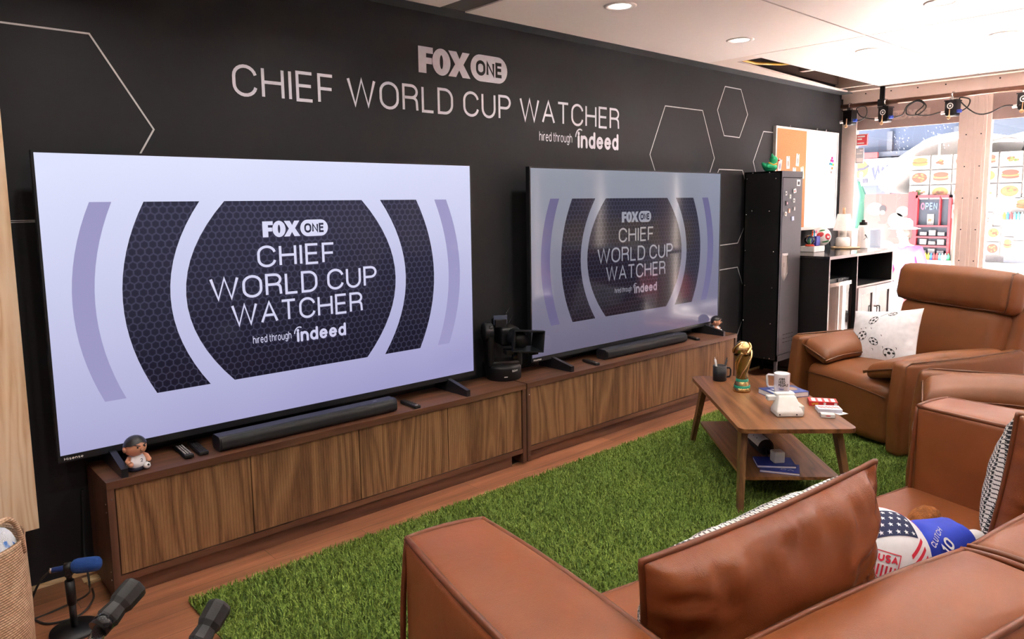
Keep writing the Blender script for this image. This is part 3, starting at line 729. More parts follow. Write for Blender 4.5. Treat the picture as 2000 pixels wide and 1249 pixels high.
# ================================================================== locker
LX, LY, LZ, LW, LD = 5.44, -.235, 1.855, .372, .35
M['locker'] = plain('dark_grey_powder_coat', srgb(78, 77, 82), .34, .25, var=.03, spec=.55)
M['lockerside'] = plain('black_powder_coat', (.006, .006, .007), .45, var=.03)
t = thing('locker', 'tall black metal locker with magnets on its door, right of the televisions', 'locker', (LX, LY, 0))
mb = MB(); mb.box(0, .012, 0, LD, .18, LZ).box(LW-.012, LW, 0.0, LD, .18, LZ).box(0, LW, LD-.01, LD, .18, LZ).box(0, LW, 0, LD, LZ-.012, LZ).box(0, LW, 0, LD, .18, .19)
mb.build('cabinet', M['lockerside'], t)
mb = MB(); mb.box(0, LW, -.003, .012, LZ-.052, LZ).box(0, .016, -.003, .012, .18, LZ-.05).box(LW-.016, LW, -.003, .012, .18, LZ-.05).box(0, LW, -.003, .012, .18, .235); mb.build('front_frame', M['locker'], t)
for x in (.012, LW-.012):
    for y in (.012, LD-.012): MB().box(x-.012, x+.012, y-.012, y+.012, 0, .18).build('leg', M['locker'] if y < .1 else M['lockerside'], t)
dr = MB().box(.018, LW-.018, -.006, .008, .24, LZ-.058, bev=.002).build('door', M['locker'], t)
mb = MB()
for r_ in range(3):
    for c in range(4): mb.box(.09+c*.05, .125+c*.05, -.0075, -.0055, .34+r_*.035, .346+r_*.035)
mb.build('vent_slots', M['dark'], dr)
mb = MB(); o_ = [(.035, 1.14), (.14, 1.14), (.14, .96), (.09, .90), (.065, .90), (.035, .95)]; i_ = [(.052, 1.12), (.123, 1.12), (.123, .968), (.085, .917), (.07, .917), (.052, .955)]
V = [(a, -.007, b) for a, b in o_]+[(a, -.016, b) for a, b in i_]; mb.add(V, [(j, (j+1) % 6, 6+(j+1) % 6, 6+j) for j in range(6)])
V2 = [(a, -.016, b) for a, b in i_]+[(a, -.007, b) for a, b in i_]; mb.add(V2, [(j, (j+1) % 6, 6+(j+1) % 6, 6+j) for j in range(6)]); mb.add([(a, -.0068, b) for a, b in i_], [tuple(range(6))])
mb.box(.066, .105, -.012, -.007, 1.02, 1.06); mb.build('handle', plain('pale_metal_handle', (.42, .38, .37), .3, .6), dr)
mb = MB().box(.262, .322, -.0075, -.006, 1.728, 1.782); lb = mb.build('label_holder', M['white'], dr)
MB().box(.274, .310, -.0085, -.0075, 1.737, 1.767).build('label_window', M['bp2'], lb)
for (y, z) in [(.04, 1.845), (-.12, 1.845), (.095, 1.795), (-.18, 1.791), (.04, 1.509), (-.126, 1.509), (.095, 1.477), (-.176, 1.156), (.097, 1.155), (-.171, .835), (.094, .838), (-.166, .514), (.1, .517), (-.117, .197), (-.166, .2)]:
    mb = MB(); mb.lathe([(0, -.003), (.0045, -.002), (.006, .0)], (0, y-LY, z), 10, axis='x'); mb.build('rivet', M['chrome'], t)
def magnet(x, z, w, h, c, shape, label, c2=(.8, .8, .8)):
    o = MB()
    if shape == 'disc': o.lathe([(0, -.005), (w*.45, -.005), (w/2, -.002), (w/2, .002)], (0, 0, 0), 14, axis='y')
    else: o.box(-w/2, w/2, -.003, .003, -h/2, h/2)
    ob = o.build('magnet', plain('magnet_face', c, .4)); ob.location = (x, LY-.0105, z); ob.rotation_euler = (0, R(rng.uniform(-12, 12)), 0)
    tag(ob, label, 'magnet', 'magnets on the locker door')
    p = MB().box(-w*.3, w*.1, -.0052, -.003, -h*.25, h*.2).build('picture', plain('magnet_print', c2, .4), ob)
magnet(5.659, 1.684, .045, .035, (.75, .72, .72), 'r', 'white rectangular magnet with red print, under the locker name plate', (.6, .1, .1))
magnet(5.505, 1.662, .026, .034, (.6, .6, .6), 'r', 'small white magnet with a dark centre, highest at the hinge side of the locker door', (.03, .03, .03))
magnet(5.579, 1.635, .024, .034, (.7, .7, .68), 'r', 'small plain white upright magnet in the middle of the locker door', (.6, .6, .58))
magnet(5.648, 1.600, .03, .035, (.55, .55, .55), 'r', 'small grey magnet right of the plain white upright one', (.1, .1, .1))
magnet(5.528, 1.578, .042, .04, (.05, .04, .05), 'r', 'black and pink magnet at the hinge side of the locker door', (.6, .35, .4))
magnet(5.569, 1.511, .03, .036, (.55, .28, .2), 'r', 'orange and white magnet low in the magnet cluster', (.75, .7, .6))
magnet(5.660, 1.527, .028, .032, (.35, .35, .37), 'r', 'small grey round-cornered magnet near the latch edge', (.7, .7, .7))
magnet(5.507, 1.485, .034, .036, (.6, .58, .55), 'r', 'pale magnet with a brownish centre, lowest at the hinge side of the locker door', (.2, .15, .1))
magnet(5.637, 1.442, .042, .036, (.45, .5, .68), 'r', 'blue and white magnet, lowest of the magnets on the locker', (.8, .8, .85))

# rubber duck
M['duck'] = plain('green_rubber', (.02, .46, .20), .35, var=.03)
t = thing('rubber_duck', 'green rubber duck with a spiky crown on top of the locker', 'toy duck', (5.565, -.05, LZ), R(-48))
mb = MB(); mb.sphere((0, 0, .042), .055, 24, sc=(1.25, .9, .78), fn=lambda p: (p[0], p[1], max(0, p[2])+(.9*max(0, -p[0]-.035))**1)); mb.sphere((.035, 0, .105), .036, 18); mb.sphere((.03, 0, .08), .03, 14)
b = mb.build('body', M['duck'], t)
for sx in (-1, 1): mb = MB(); mb.sphere((-.005, sx*.048, .048), .03, 12, sc=(1.2, .35, .7)); mb.build('wing', M['duck'], b)
mb = MB()
for i in range(7):
    a = R(-75+i*25); y = math.sin(a)*.03; mb.cyl((.028, y, .105+math.cos(a)*.03), (.018, y*1.6, .105+math.cos(a)*.060), .0075, .001, 8)
mb.build('crown', M['duck'], t)
mb = MB(); mb.sphere((.072, 0, .10), .014, 12, sc=(1.3, 1.1, .6)); mb.build('beak', plain('toy_red', (.6, .02, .02), .35), t)
mb = MB(); mb.tube([(.055, -.034, .07), (.02, -.05, .06), (-.02, -.052, .08)], .006, 8).tube([(.05, .0, .068), (.06, -.02, .06)], .006, 8); mb.build('collar', plain('toy_yellow', (.75, .42, .03), .4), t)

# ================================================================== counter with fridge
CX0, CX1, CY, CZ = 5.87, 7.30, -.48, 1.10; BY = .13
M['ctop'] = plain('black_counter_laminate', (.018, .018, .020), .12, var=.03, spec=.7)
M['edge'] = plain('grey_edge_band', srgb(140, 126, 128), .4)
M['cblack'] = plain('black_cabinet_board', (.008, .008, .009), .4)
t = thing('bar_cabinet', 'black counter cabinet with a fridge bay, open shelf and two glass doors', 'cabinet', (CX0, CY, 0))
w = CX1-CX0; dpt = BY-CY
mb = MB().box(-.006, w+.006, -.006, dpt, CZ-.022, CZ); mb.build('worktop', M['ctop'], t)
mb = MB().box(-.008, w+.008, -.0085, -.006, CZ-.028, CZ-.001); mb.build('worktop_edge', M['edge'], t)
xm = 6.459-CX0
mb = MB().box(0, .02, 0, dpt, 0, CZ-.022).box(w-.02, w, 0, dpt, 0, CZ-.022).box(xm-.01, xm+.01, .0, dpt, 0, CZ-.022).box(0, w, dpt-.012, dpt, 0, CZ-.022).box(xm, w, .0, dpt, .77, .785).box(0, w, 0, dpt, 0.03, .05)
mb.build('carcass', M['cblack'], t)
mb = MB().box(-.001, .021, -.0025, .0, 0, CZ-.028).box(w-.021, w+.001, -.0025, .0, 0, CZ-.028).box(xm-.008, xm+.008, -.0025, .0, 0, CZ-.028).box(xm+.008, w-.021, -.0025, 0, .768, .787)
mb.build('edging', M['edge'], t)
M['cglass'] = plain('dark_reflective_glass', (.012, .012, .014), .03, spec=1.0, coat=1)
dm = (xm+.012+w-.022)/2
for k, (a, b) in enumerate(((xm+.012, dm-.002), (dm+.002, w-.022))):
    g = MB(); f = .075
    g.box(a, b, -.016, .0, .70, .765).box(a, b, -.016, .0, .055, .12).box(a, a+f, -.016, .0, .12, .70).box(b-f, b, -.016, .0, .12, .70)
    do = g.build('door', plain('grey_door_frame', srgb(136, 122, 126), .38), t)
    MB().box(a+f, b-f, -.006, -.003, .12, .70).build('pane', M['cglass'], do)
    x = b-.03 if k == 0 else a+.03
    h = MB(); h.tube([(x, -.016, .56), (x, -.042, .56), (x, -.045, .555), (x, -.045, .435), (x, -.042, .43), (x, -.016, .43)], .0055, 8); h.build('handle', M['bp'], do)
t = thing('mini_fridge', 'glass-door drinks fridge standing in the left bay of the black counter', 'fridge', (CX0+.045, CY+.03, .05))
fw = xm-.075
mb = MB().box(0, fw, .03, .5, 0, .83); mb.build('body', M['bp'], t)
mb = MB(); f = .022; fh = .80
mb.box(0, fw, -.008, .028, fh-f*1.6, fh).box(0, fw, -.008, .028, .01, .01+f).box(0, f, -.008, .028, .03, fh-f).box(fw-f, fw, -.008, .028, .03, fh-f)
do = mb.build('door', plain('chrome_fridge_frame', (.5, .46, .45), .12, 1), t)
MB().box(f, fw-f, .0, .02, .03, fh-f).build('pane', M['cglass'], do)
MB().box(fw*.5, fw-.02, .02, .06, .80, .825).build('hinge', M['bp2'], t)
# things on the counter
M['paper'] = plain('white_paper', (.78, .76, .76), .6)
t = thing('notebook_stack', 'thick white bound pad lying on the left end of the counter', 'pad', (6.43, -.05, CZ), R(-2))
mb = MB().box(-.10, .10, -.075, .075, 0, .055, bev=.006); mb.build('pages', M['paper'], t)
mb = MB()
for i in range(7): mb.tube([(.102, -.07+i*.023, .003), (.110, -.07+i*.023, .03), (.102, -.07+i*.023, .056)], .003, 6)
mb.build('binding', M['white'], t)
t = thing('snow_globe', 'small snow globe with a red base standing on the white pad', 'snow globe', (6.365, -.055, CZ+.0555))
MB().lathe([(0, 0), (.042, 0), (.044, .008), (.036, .018), (0, .018)]).build('base', plain('globe_red', (.55, .05, .02), .4), t)
mb = MB(); mb.sphere((0, 0, .06), .05, 22); mb.build('globe', glassy('globe_glass', (.82, .86, .9), 1.2), t)
mb = MB(); mb.box(-.02, .0, -.01, .01, .018, .06).box(.0, .018, -.008, .012, .018, .075).cyl((-.012, .0, .06), (-.012, 0, .085), .006, .001); mb.build('scene', plain('globe_scene', (.12, .32, .16), .5), t)
t = thing('pen_cup', 'blue square cup full of markers on the white pad', 'pen cup', (6.475, -.045, CZ+.0555))
mb = MB(); mb.box(-.042, .042, -.042, .042, 0, .004).box(-.042, -.038, -.042, .042, 0, .095).box(.038, .042, -.042, .042, 0, .095).box(-.042, .042, -.042, -.038, 0, .095).box(-.042, .042, .038, .042, 0, .095); mb.build('cup', plain('blue_plastic', (.02, .03, .40), .4), t)
for i, (c, nm, dx) in enumerate((((.7, .08, .02), 'red', -.03), ((.0, .35, .6), 'light blue', -.012), ((.015, .015, .02), 'black', .003), ((.7, .7, .7), 'white', .018), ((.85, .05, .3), 'pink', .032))):
    m_ = MB(); m_.cyl((0, 0, 0), (0, 0, .12), .008, n=10); m_.cyl((0, 0, .12), (0, 0, .145), .0075, .006, 10)
    o = m_.build('marker', plain('marker_barrel', c, .35)); o.location = (6.475+dx*.8, -.045+.008*(-1)**i, CZ+.0605); o.rotation_euler = (R(4*(-1)**i), R(dx*120), 0); tag(o, nm+' marker standing in the blue cup on the counter', 'marker', 'markers in the blue cup')
# small football on a stand
t = thing('small_football', 'small white and red football on a black stand at the counter back', 'football', (6.72, .0, CZ))
MB().lathe([(0, 0), (.035, 0), (.036, .01), (.016, .03), (.03, .045)]).build('stand', M['bp'], t)
C0 = Vector((0, 0, .135)); mb = MB(); mb.sphere(tuple(C0), .095, 28); bl = mb.build('ball', plain('ball_white', (.78, .76, .75), .35), t)
def sph_patch(mb, C, r, dirv, pts, up=(0, 0, 1), m=0):
    q = Vector(dirv).normalized(); u = Vector(up); a = u.cross(q).normalized(); b = q.cross(a)
    n = len(pts); cx = sum(p[0] for p in pts)/n; cz = sum(p[1] for p in pts)/n; V = [tuple(C+(q+a*cx+b*cz).normalized()*r)]; F = []
    for k in range(1, 5): V += [tuple(C+(q+a*(cx+(x-cx)*k/4)+b*(cz+(z-cz)*k/4)).normalized()*r) for x, z in pts]
    F += [(0, 1+i, 1+(i+1) % n) for i in range(n)]+[(1+k*n+i, 1+(k+1)*n+i, 1+(k+1)*n+(i+1) % n, 1+k*n+(i+1) % n) for k in range(3) for i in range(n)]
    mb.add(V, F, m)
ell = lambda cx, cz, rx, rz, n=14, rot=0: [(cx+rx*math.cos(2*PI*i/n)*math.cos(rot)-rz*math.sin(2*PI*i/n)*math.sin(rot), cz+rx*math.cos(2*PI*i/n)*math.sin(rot)+rz*math.sin(2*PI*i/n)*math.cos(rot)) for i in range(n)]
fw_ = (-.75, -.65, .1); mb = MB()
sph_patch(mb, C0, .0962, (-.95, -.35, .25), ell(0, 0, .38, .26, rot=.4)); sph_patch(mb, C0, .0962, (-.35, -.95, .02), ell(0, 0, .42, .34, rot=-.5)); mb.build('red_panel', plain('ball_red', (.55, .02, .03), .35), bl)
mb = MB(); sph_patch(mb, C0, .0964, (-.8, -.5, .85), ell(0, 0, .35, .10, rot=.3)); sph_patch(mb, C0, .0964, (-.5, -.8, -.55), ell(0, 0, .45, .10, rot=.2)); mb.build('green_panel', plain('ball_green', (.02, .2, .06), .35), bl)
mb = MB(); sph_patch(mb, C0, .0968, (-.35, -.95, .02), [(-.2, -.1), (.1, -.15), (.2, .1), (.05, .0), (-.1, .12)]); mb.build('emblem', M['white'], bl)
# tray, lamp, bottle, charger cable
o = MB().lathe([(0, 0), (.13, 0), (.14, .006), (.14, .016), (.13, .018), (0, .018)], n=36).build('serving_tray', plain('pale_wood_tray', (.60, .42, .26), .45)); o.location = (7.105, -.08, CZ); tag(o, 'round pale wooden tray carrying the small white lamp', 'tray')
t = thing('table_lamp', 'small white table lamp on the round wooden tray by the window', 'lamp', (7.11, -.05, CZ+.0185))
MB().lathe([(0, 0), (.062, 0), (.072, .01), (.068, .085), (.055, .095), (0, .097)], n=28).build('base', M['white'], t)
MB().cyl((0, 0, .09), (0, 0, .20), .032, n=18).build('stem', plain('lamp_stem', (.7, .66, .6), .4), t)
MB().lathe([(.098, .165), (.06, .335), (.058, .335), (.096, .165)], n=32).build('lamp_shade', plain('white_lamp_shade', (.82, .80, .78), .6), t)
MB().cyl((0, 0, .335), (0, 0, .40), .014, n=12).build('finial', plain('pale_wood_peg', (.65, .42, .25), .5), t)
t = thing('water_bottle', 'white insulated water bottle with a black spout lid beside the lamp', 'bottle', (7.235, -.20, CZ))
MB().lathe([(0, 0), (.048, 0), (.05, .006), (.05, .215), (.044, .232), (.036, .238), (0, .24)], n=28).build('body', M['white'], t)
mb = MB(); mb.lathe([(.037, .236), (.038, .262), (.034, .268), (0, .268)]).box(-.02, .012, -.012, .012, .265, .29, bev=.004).tube([(.03, 0, .262), (.055, 0, .258), (.06, 0, .235)], .006, 8); mb.build('lid', M['bp'], t)
mb = MB(); f = lambda a, z: (.0504*math.sin(a/.05)*1, -.0504*math.cos(a/.05), z)
for i in range(4): mb.add([f(-.005-.01*i+x, .10+z+.012*i) for x, z in ell(0, 0, .007, .009, 10)], [tuple(range(10))])
mb.tube([f(-.05, .09), f(-.03, .105), f(-.01, .15)], .002, 6); mb.build('print', M['bp2'], t)
mb = MB(); mb.tube([(6.83, .02, CZ+.004), (6.86, .04, CZ+.07), (6.92, .05, CZ+.11), (6.99, .04, CZ+.09), (7.0, .03, CZ+.03)], .006, 8); tag(mb.build('charger_cable', M['bp2']), 'short dark cable arching up behind the counter top', 'cable')
tag(MB().box(6.84, 6.90, -.12, -.09, CZ, CZ+.006).build('card_key', M['bp2']), 'small dark flat card lying on the counter in front of the tray', 'card')

# ================================================================== notice board
BX0, BX1, BZ0, BZ1, BS = 5.98, 7.30, 1.31, 2.30, 6.60
t = thing('notice_board', 'half cork half white notice board on the black wall above the counter', 'notice board', (0, .13, 0))
mb = MB(); f = .02
mb.box(BX0, BX1, -.012, .018, BZ1-f, BZ1).box(BX0, BX1, -.012, .018, BZ0, BZ0+f).box(BX0, BX0+f, -.012, .018, BZ0+f, BZ1-f).box(BX1-f, BX1, -.012, .018, BZ0+f, BZ1-f).box(BX0, BX1, -.05, -.012, BZ0-.006, BZ0+.006); mb.build('frame', plain('white_metal_frame', (.72, .68, .67), .35, .2), t)
MB().box(BX0+f, BS, -.004, .015, BZ0+f, BZ1-f).build('cork', plain('cork_sheet', (.46, .20, .082), .8, var=.12, scale=160), t)
MB().box(BS, BX1-f, -.005, .015, BZ0+f, BZ1-f).build('whiteboard', plain('whiteboard_enamel', (.80, .78, .79), .12), t)
for x in (6.26, 6.82, 7.02): mb = MB(); mb.tube([(x, 0, BZ1), (x, -.004, BZ1+.02), (x+.015, 0, BZ1+.022), (x+.02, 0.005, BZ1)], .003, 6); mb.build('hook', M['metal'], t)
for (x, z, a, c, lb) in ((6.075, 1.935, 12, (.75, .5, .5), 'pinkish card at the left of the cork board, beside the duck'), (6.232, 1.965, -3, (.55, .62, .7), 'blue and white card, middle of the top row on the cork'), (6.422, 1.995, 4, (.7, .66, .6), 'pale card pinned highest on the cork board'), (6.361, 1.86, 0, (.68, .7, .75), 'small white card just above the locker top'), (6.525, 1.87, -10, (.66, .7, .5), 'tilted yellow and lilac card near the whiteboard edge'), (6.468, 1.74, 4, (.7, .7, .74), 'pale card half hidden behind the locker, upper'), (6.475, 1.59, 2, (.5, .62, .72), 'blue card half hidden behind the locker, lower')):
    o = MB().box(-.032, .032, -.003, .0, -.06, .06).build('pinned_card', plain('card_face', c, .4)); o.location = (x, .125, z); o.rotation_euler = (0, R(a), 0); tag(o, lb, 'card', 'cards pinned to the cork')
    MB().add([(p[0], -.0034, p[1]) for p in ell(0, -.01, .018, .03, 12)], [tuple(range(12))]).build('picture', plain('card_picture', tuple(x*.45 for x in reversed(c)), .4), o)
    mb = MB(); mb.sphere((0, -.006, .052), .006, 10); mb.build('pin', M['chrome'], o)
for (x, z, c, lb) in ((7.171, 2.036, (.7, .02, .25), 'pink magnet at the top of the cluster on the whiteboard'), (7.149, 2.009, (.7, .03, .3), 'pink magnet second row left on the whiteboard'), (7.190, 2.005, (.6, .02, .35), 'magenta magnet second row right on the whiteboard'), (7.128, 1.975, (.02, .35, .6), 'blue magnet third row left on the whiteboard'), (7.164, 1.973, (.02, .5, .35), 'green magnet third row middle on the whiteboard'), (7.201, 1.968, (.5, .6, .1), 'lime magnet third row right on the whiteboard'), (7.179, 1.93, (.6, .2, .05), 'orange magnet low in the whiteboard cluster'), (7.165, 1.89, (.4, .3, .3), 'brown magnet lowest in the whiteboard cluster')):
    mb = MB(); mb.lathe([(0, -.008), (.012, -.008), (.014, -.004), (.014, 0)], (x, .1248, z), 14, axis='y'); tag(mb.build('board_magnet', plain('magnet_plastic', c, .35)), lb, 'magnet', 'round magnets on the whiteboard')

# ================================================================== pipe with lights under the ceiling
M['copper'] = plain('brown_pipe_paint', (.22, .11, .075), .32, .4)
t = thing('lighting_pipe', 'brown horizontal pipe hung in front of the windows below the ceiling', 'pipe', (7.2, 0, 2.555))
mb = MB(); mb.tube([(0, .06, 0), (0, -4.6, 0)], .024, 16); mb.build('tube', M['copper'], t)
for y in (-.345, -2.4, -4.3): mb = MB(); mb.box(-.015, .015, y-.02, y+.02, .0, .16).box(-.03, .03, y-.035, y+.035, -.035, .035, bev=.008); mb.build('hanger', M['bp'], t)
def stage_light(y, label, ring=True):
    t = thing('stage_light', label, 'stage light', (7.2, y, 2.555), R(-8), 'box lights on the pipe')
    mb = MB(); mb.box(-.055, .045, -.05, .05, -.165, -.045, bev=.006); mb.box(-.06, .05, -.055, .055, -.055, -.045); mb.soft(-.005, .0, -.165, .052, .048, .03, .018, n=2, seg=3); mb.build('body', M['bp'], t)
    mb = MB(); mb.tube([(.03*math.cos(a), 0, .03*math.sin(a)) for a in [R(-60+i*30) for i in range(11)]], .008, 8); mb.box(-.03, .012, -.018, .018, -.05, -.022); mb.build('clamp', M['chrome'], t)
    if ring:
        mb = MB(); V, F = ribbon(arc(0, 0, .024, .024, 0, 360, 20), .008, True); mb.add([(-.0556, a, -.10+b) for a, b in V], F); mb.add([(-.0556, p[0], -.10+p[1]) for p in ell(0, 0, .009, .009)], [tuple(range(14))]); mb.build('emblem', M['white'], t)
    mb = MB(); mb.tube([(-.02, .045, -.15), (-.02, .095, -.155)], .016, 12); mb.build('white_plug', M['white'], t)
    mb = MB(); mb.tube([(-.02, -.045, -.15), (-.02, -.085, -.152)], .016, 12); mb.build('blue_plug', plain('blue_plug', (.02, .06, .45), .4), t)
    mb = MB(); mb.tube([(-.06, .0, -.13), (-.065, .0, -.19)], .005, 8).lathe([(0, -.004), (.016, -.004), (.018, 0), (.016, .004), (0, .004)], (-.062, .005, -.205), 14, axis='x'); mb.build('knob', plain('brass_knob', (.55, .36, .2), .3, .8), t)
stage_light(-.035, 'black box light on the pipe against the black wall corner', False)
stage_light(-.385, 'black box light on the pipe next to the black hanger')
stage_light(-.985, 'black box light on the pipe left of the beige window mullion')
stage_light(-1.56, 'black box light on the pipe cut off by the right edge of the photo')
def cable(pts, label, r=.006):
    mb = MB(); P = [Vector(p) for p in pts]; Q = []
    for i in range(len(P)-1):
        a, b, c, dd = P[max(0, i-1)], P[i], P[i+1], P[min(len(P)-1, i+2)]
        for k in range(8):
            u = k/8; Q.append(.5*((2*b)+(c-a)*u+(2*a-5*b+4*c-dd)*u*u+(3*b-a-3*c+dd)*u**3))
    Q.append(P[-1]); mb.tube([tuple(q) for q in Q], r, 8); return tag(mb.build('light_cable', M['rubber']), label, 'cable', 'cables between the box lights')
X = 7.18
cable([(X, -.12, 2.40), (X, -.17, 2.41), (X, -.21, 2.46), (X-.02, -.20, 2.53), (X-.03, -.12, 2.52), (X, -.14, 2.45), (X, -.2, 2.42), (X, -.29, 2.40)], 'looped cable between the corner light and its neighbour')
cable([(X, -.47, 2.40), (X, -.55, 2.42), (X-.02, -.60, 2.50), (X-.02, -.70, 2.54), (X-.03, -.77, 2.47), (X-.02, -.70, 2.405), (X-.04, -.61, 2.41), (X-.03, -.60, 2.48), (X-.02, -.68, 2.53), (X-.03, -.75, 2.49), (X-.03, -.68, 2.41), (X, -.78, 2.39), (X, -.89, 2.41)], 'cable coiled in loops between the two middle lights')
cable([(X, -1.07, 2.405), (X-.01, -1.12, 2.44), (X-.02, -1.13, 2.50), (X-.02, -1.05, 2.52), (X-.02, -1.08, 2.46), (X, -1.18, 2.37), (X, -1.28, 2.36), (X, -1.40, 2.41), (X, -1.47, 2.41)], 'sagging cable crossing in front of the beige window mullion')

# ================================================================== bar table and stool by the windows
t = thing('bar_table', 'round high table with a white top and wood edge behind the recliner', 'table', (6.3, -2.25, 0))
MB().lathe([(0, 1.05), (.675, 1.05), (.68, 1.045), (.68, 1.043)], n=56).build('tabletop', plain('white_laminate', (.8, .8, .8), .25), t)
MB().lathe([(.682, 1.045), (.690, 1.043), (.690, 1.015), (.66, 1.012), (0, 1.012)], n=56).build('table_edge', M['tleg'], t)
MB().lathe([(0, 0), (.28, 0), (.28, .015), (.05, .03), (.04, .05), (.04, 1.012)], n=32).build('pedestal', M['metal'], t)
def stool(x, y, rz, label):
    t = thing('bar_stool', label, 'stool', (x, y, 0), rz, 'bar stools by the windows')
    MB().soft(0, 0, .74, .19, .19, .035, .03, n=3).build('seat', M['white'], t)
    MB().soft(0, .17, .93, .18, .025, .15, .024, n=3, bulge=(0, .02, 0)).build('backrest', M['white'], t)
    for sx in (-1, 1):
        for sy in (-1, 1): MB().cyl((sx*.12, sy*.12, .72), (sx*.2, sy*.2, 0), .012, .010, 10).build('leg', M['metal'], t)
    MB().tube([(sx*.165, sy*.165, .28) for sx, sy in ((-1, -1), (1, -1), (1, 1), (-1, 1))], .009, 8, closed=True).build('footrest', M['metal'], t)
stool(7.08, -2.85, R(-60), 'white bar stool beside the round high table, at the window')

# ================================================================== outside the windows
GZ = -.45
struct('ground_street', MB().box(7.6, 24, -14, 12, GZ-.1, GZ), plain('pale_pavement', (.80, .70, .65), .8, var=.12, scale=3))
M['bluedark'] = plain('dark_blue_shopfront', (.014, .024, .05), .5, var=.15, scale=2)
sf = thing('shopfront', 'dark blue shop front across the street behind the food cart', 'building', (15.2, 0, GZ))
MB().box(0, .5, -10, 9, 0, 7).build('wall', M['bluedark'], sf)
for (y0, y1, z0, z1) in ((-6, -1.2, 3.2, 4.6), (-.9, .9, 3.0, 3.45), (1.2, 3.6, 2.9, 3.0), (-.2, 1.1, 2.55, 2.62)): MB().box(-.12, 0, y0, y1, z0, z1).build('fascia', plain('blue_grey_fascia', (.03, .04, .06), .5), sf)
for y in (-4.5, -3, -1.5, 0, 1.4, 2.6, 4.2): MB().box(-.08, 0, y-.05, y+.05, 0, 3.4).build('pillar', plain('grey_pillar', (.03, .036, .05), .5), sf)
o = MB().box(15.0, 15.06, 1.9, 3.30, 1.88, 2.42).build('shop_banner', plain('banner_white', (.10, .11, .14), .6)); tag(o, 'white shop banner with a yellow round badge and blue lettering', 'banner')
mb = MB(); write(mb, 'WE', lambda a, z: (14.995, 2.88-a, z), 0, 1.98, .30, .44, weight=.26); mb.build('lettering', plain('banner_blue', (.006, .012, .04), .6), o)
mb = MB(); mb.add([(14.994, 3.09+p[0], 2.21+p[1]) for p in ell(0, 0, .15, .18, 20)], [tuple(range(20))]); mb.build('badge', plain('badge_yellow', (.12, .07, .005), .6), o)
mb = MB(); V, F = ribbon([(-.16, -.05), (-.05, .02), (.06, .03), (.16, .09)], .05); mb.add([(14.990, 3.09-a, 2.19+b) for a, b in V], F); mb.box(14.99, 14.996, 2.94, 3.22, 1.93, 2.02); mb.build('badge_band', plain('badge_navy', (.005, .007, .02), .6), o)
o = MB().box(14.94, 14.99, 2.75, 3.2, 2.43, 2.54).build('shop_sign', plain('sign_red', (.14, .008, .01), .5)); tag(o, 'red shop sign strip above the white banner', 'sign')
# folded green parasol / tarp
mb = MB(); mb.lathe([(.02, 2.35), (.10, 2.1), (.17, 1.6), (.20, 1.2), (.17, .9), (.02, .85)], (12.0, 1.83, GZ), 14, fn=lambda p: (p[0]+.03*math.sin(p[2]*9), p[1]+.04*math.sin(p[2]*7+p[0]*30), p[2])); g = thing('folded_parasol', 'folded green parasol standing outside at the left of the window', 'parasol', (0, 0, 0))
mb.build('cloth', plain('green_canvas', (.002, .05, .03), .7), g); MB().cyl((12, 1.83, GZ), (12, 1.83, GZ+2.5), .02).build('pole', M['white'], g); MB().cyl((12, 1.83, GZ), (12, 1.83, GZ+.06), .25, n=24).build('base', M['bp2'], g)
tag(MB().box(12.6, 13.4, 1.2, 2.2, GZ, 1.45, bev=.03).build('street_bin', plain('dark_teal_bin', (.008, .016, .022), .5)), 'dark teal street bin behind the folded green parasol', 'bin')
tag(MB().box(10.35, 10.75, .98, 1.30, GZ, 1.17, bev=.02).build('utility_box', plain('grey_blue_box', (.045, .06, .075), .5)), 'grey blue utility box outside, just right of the white bottle', 'box')
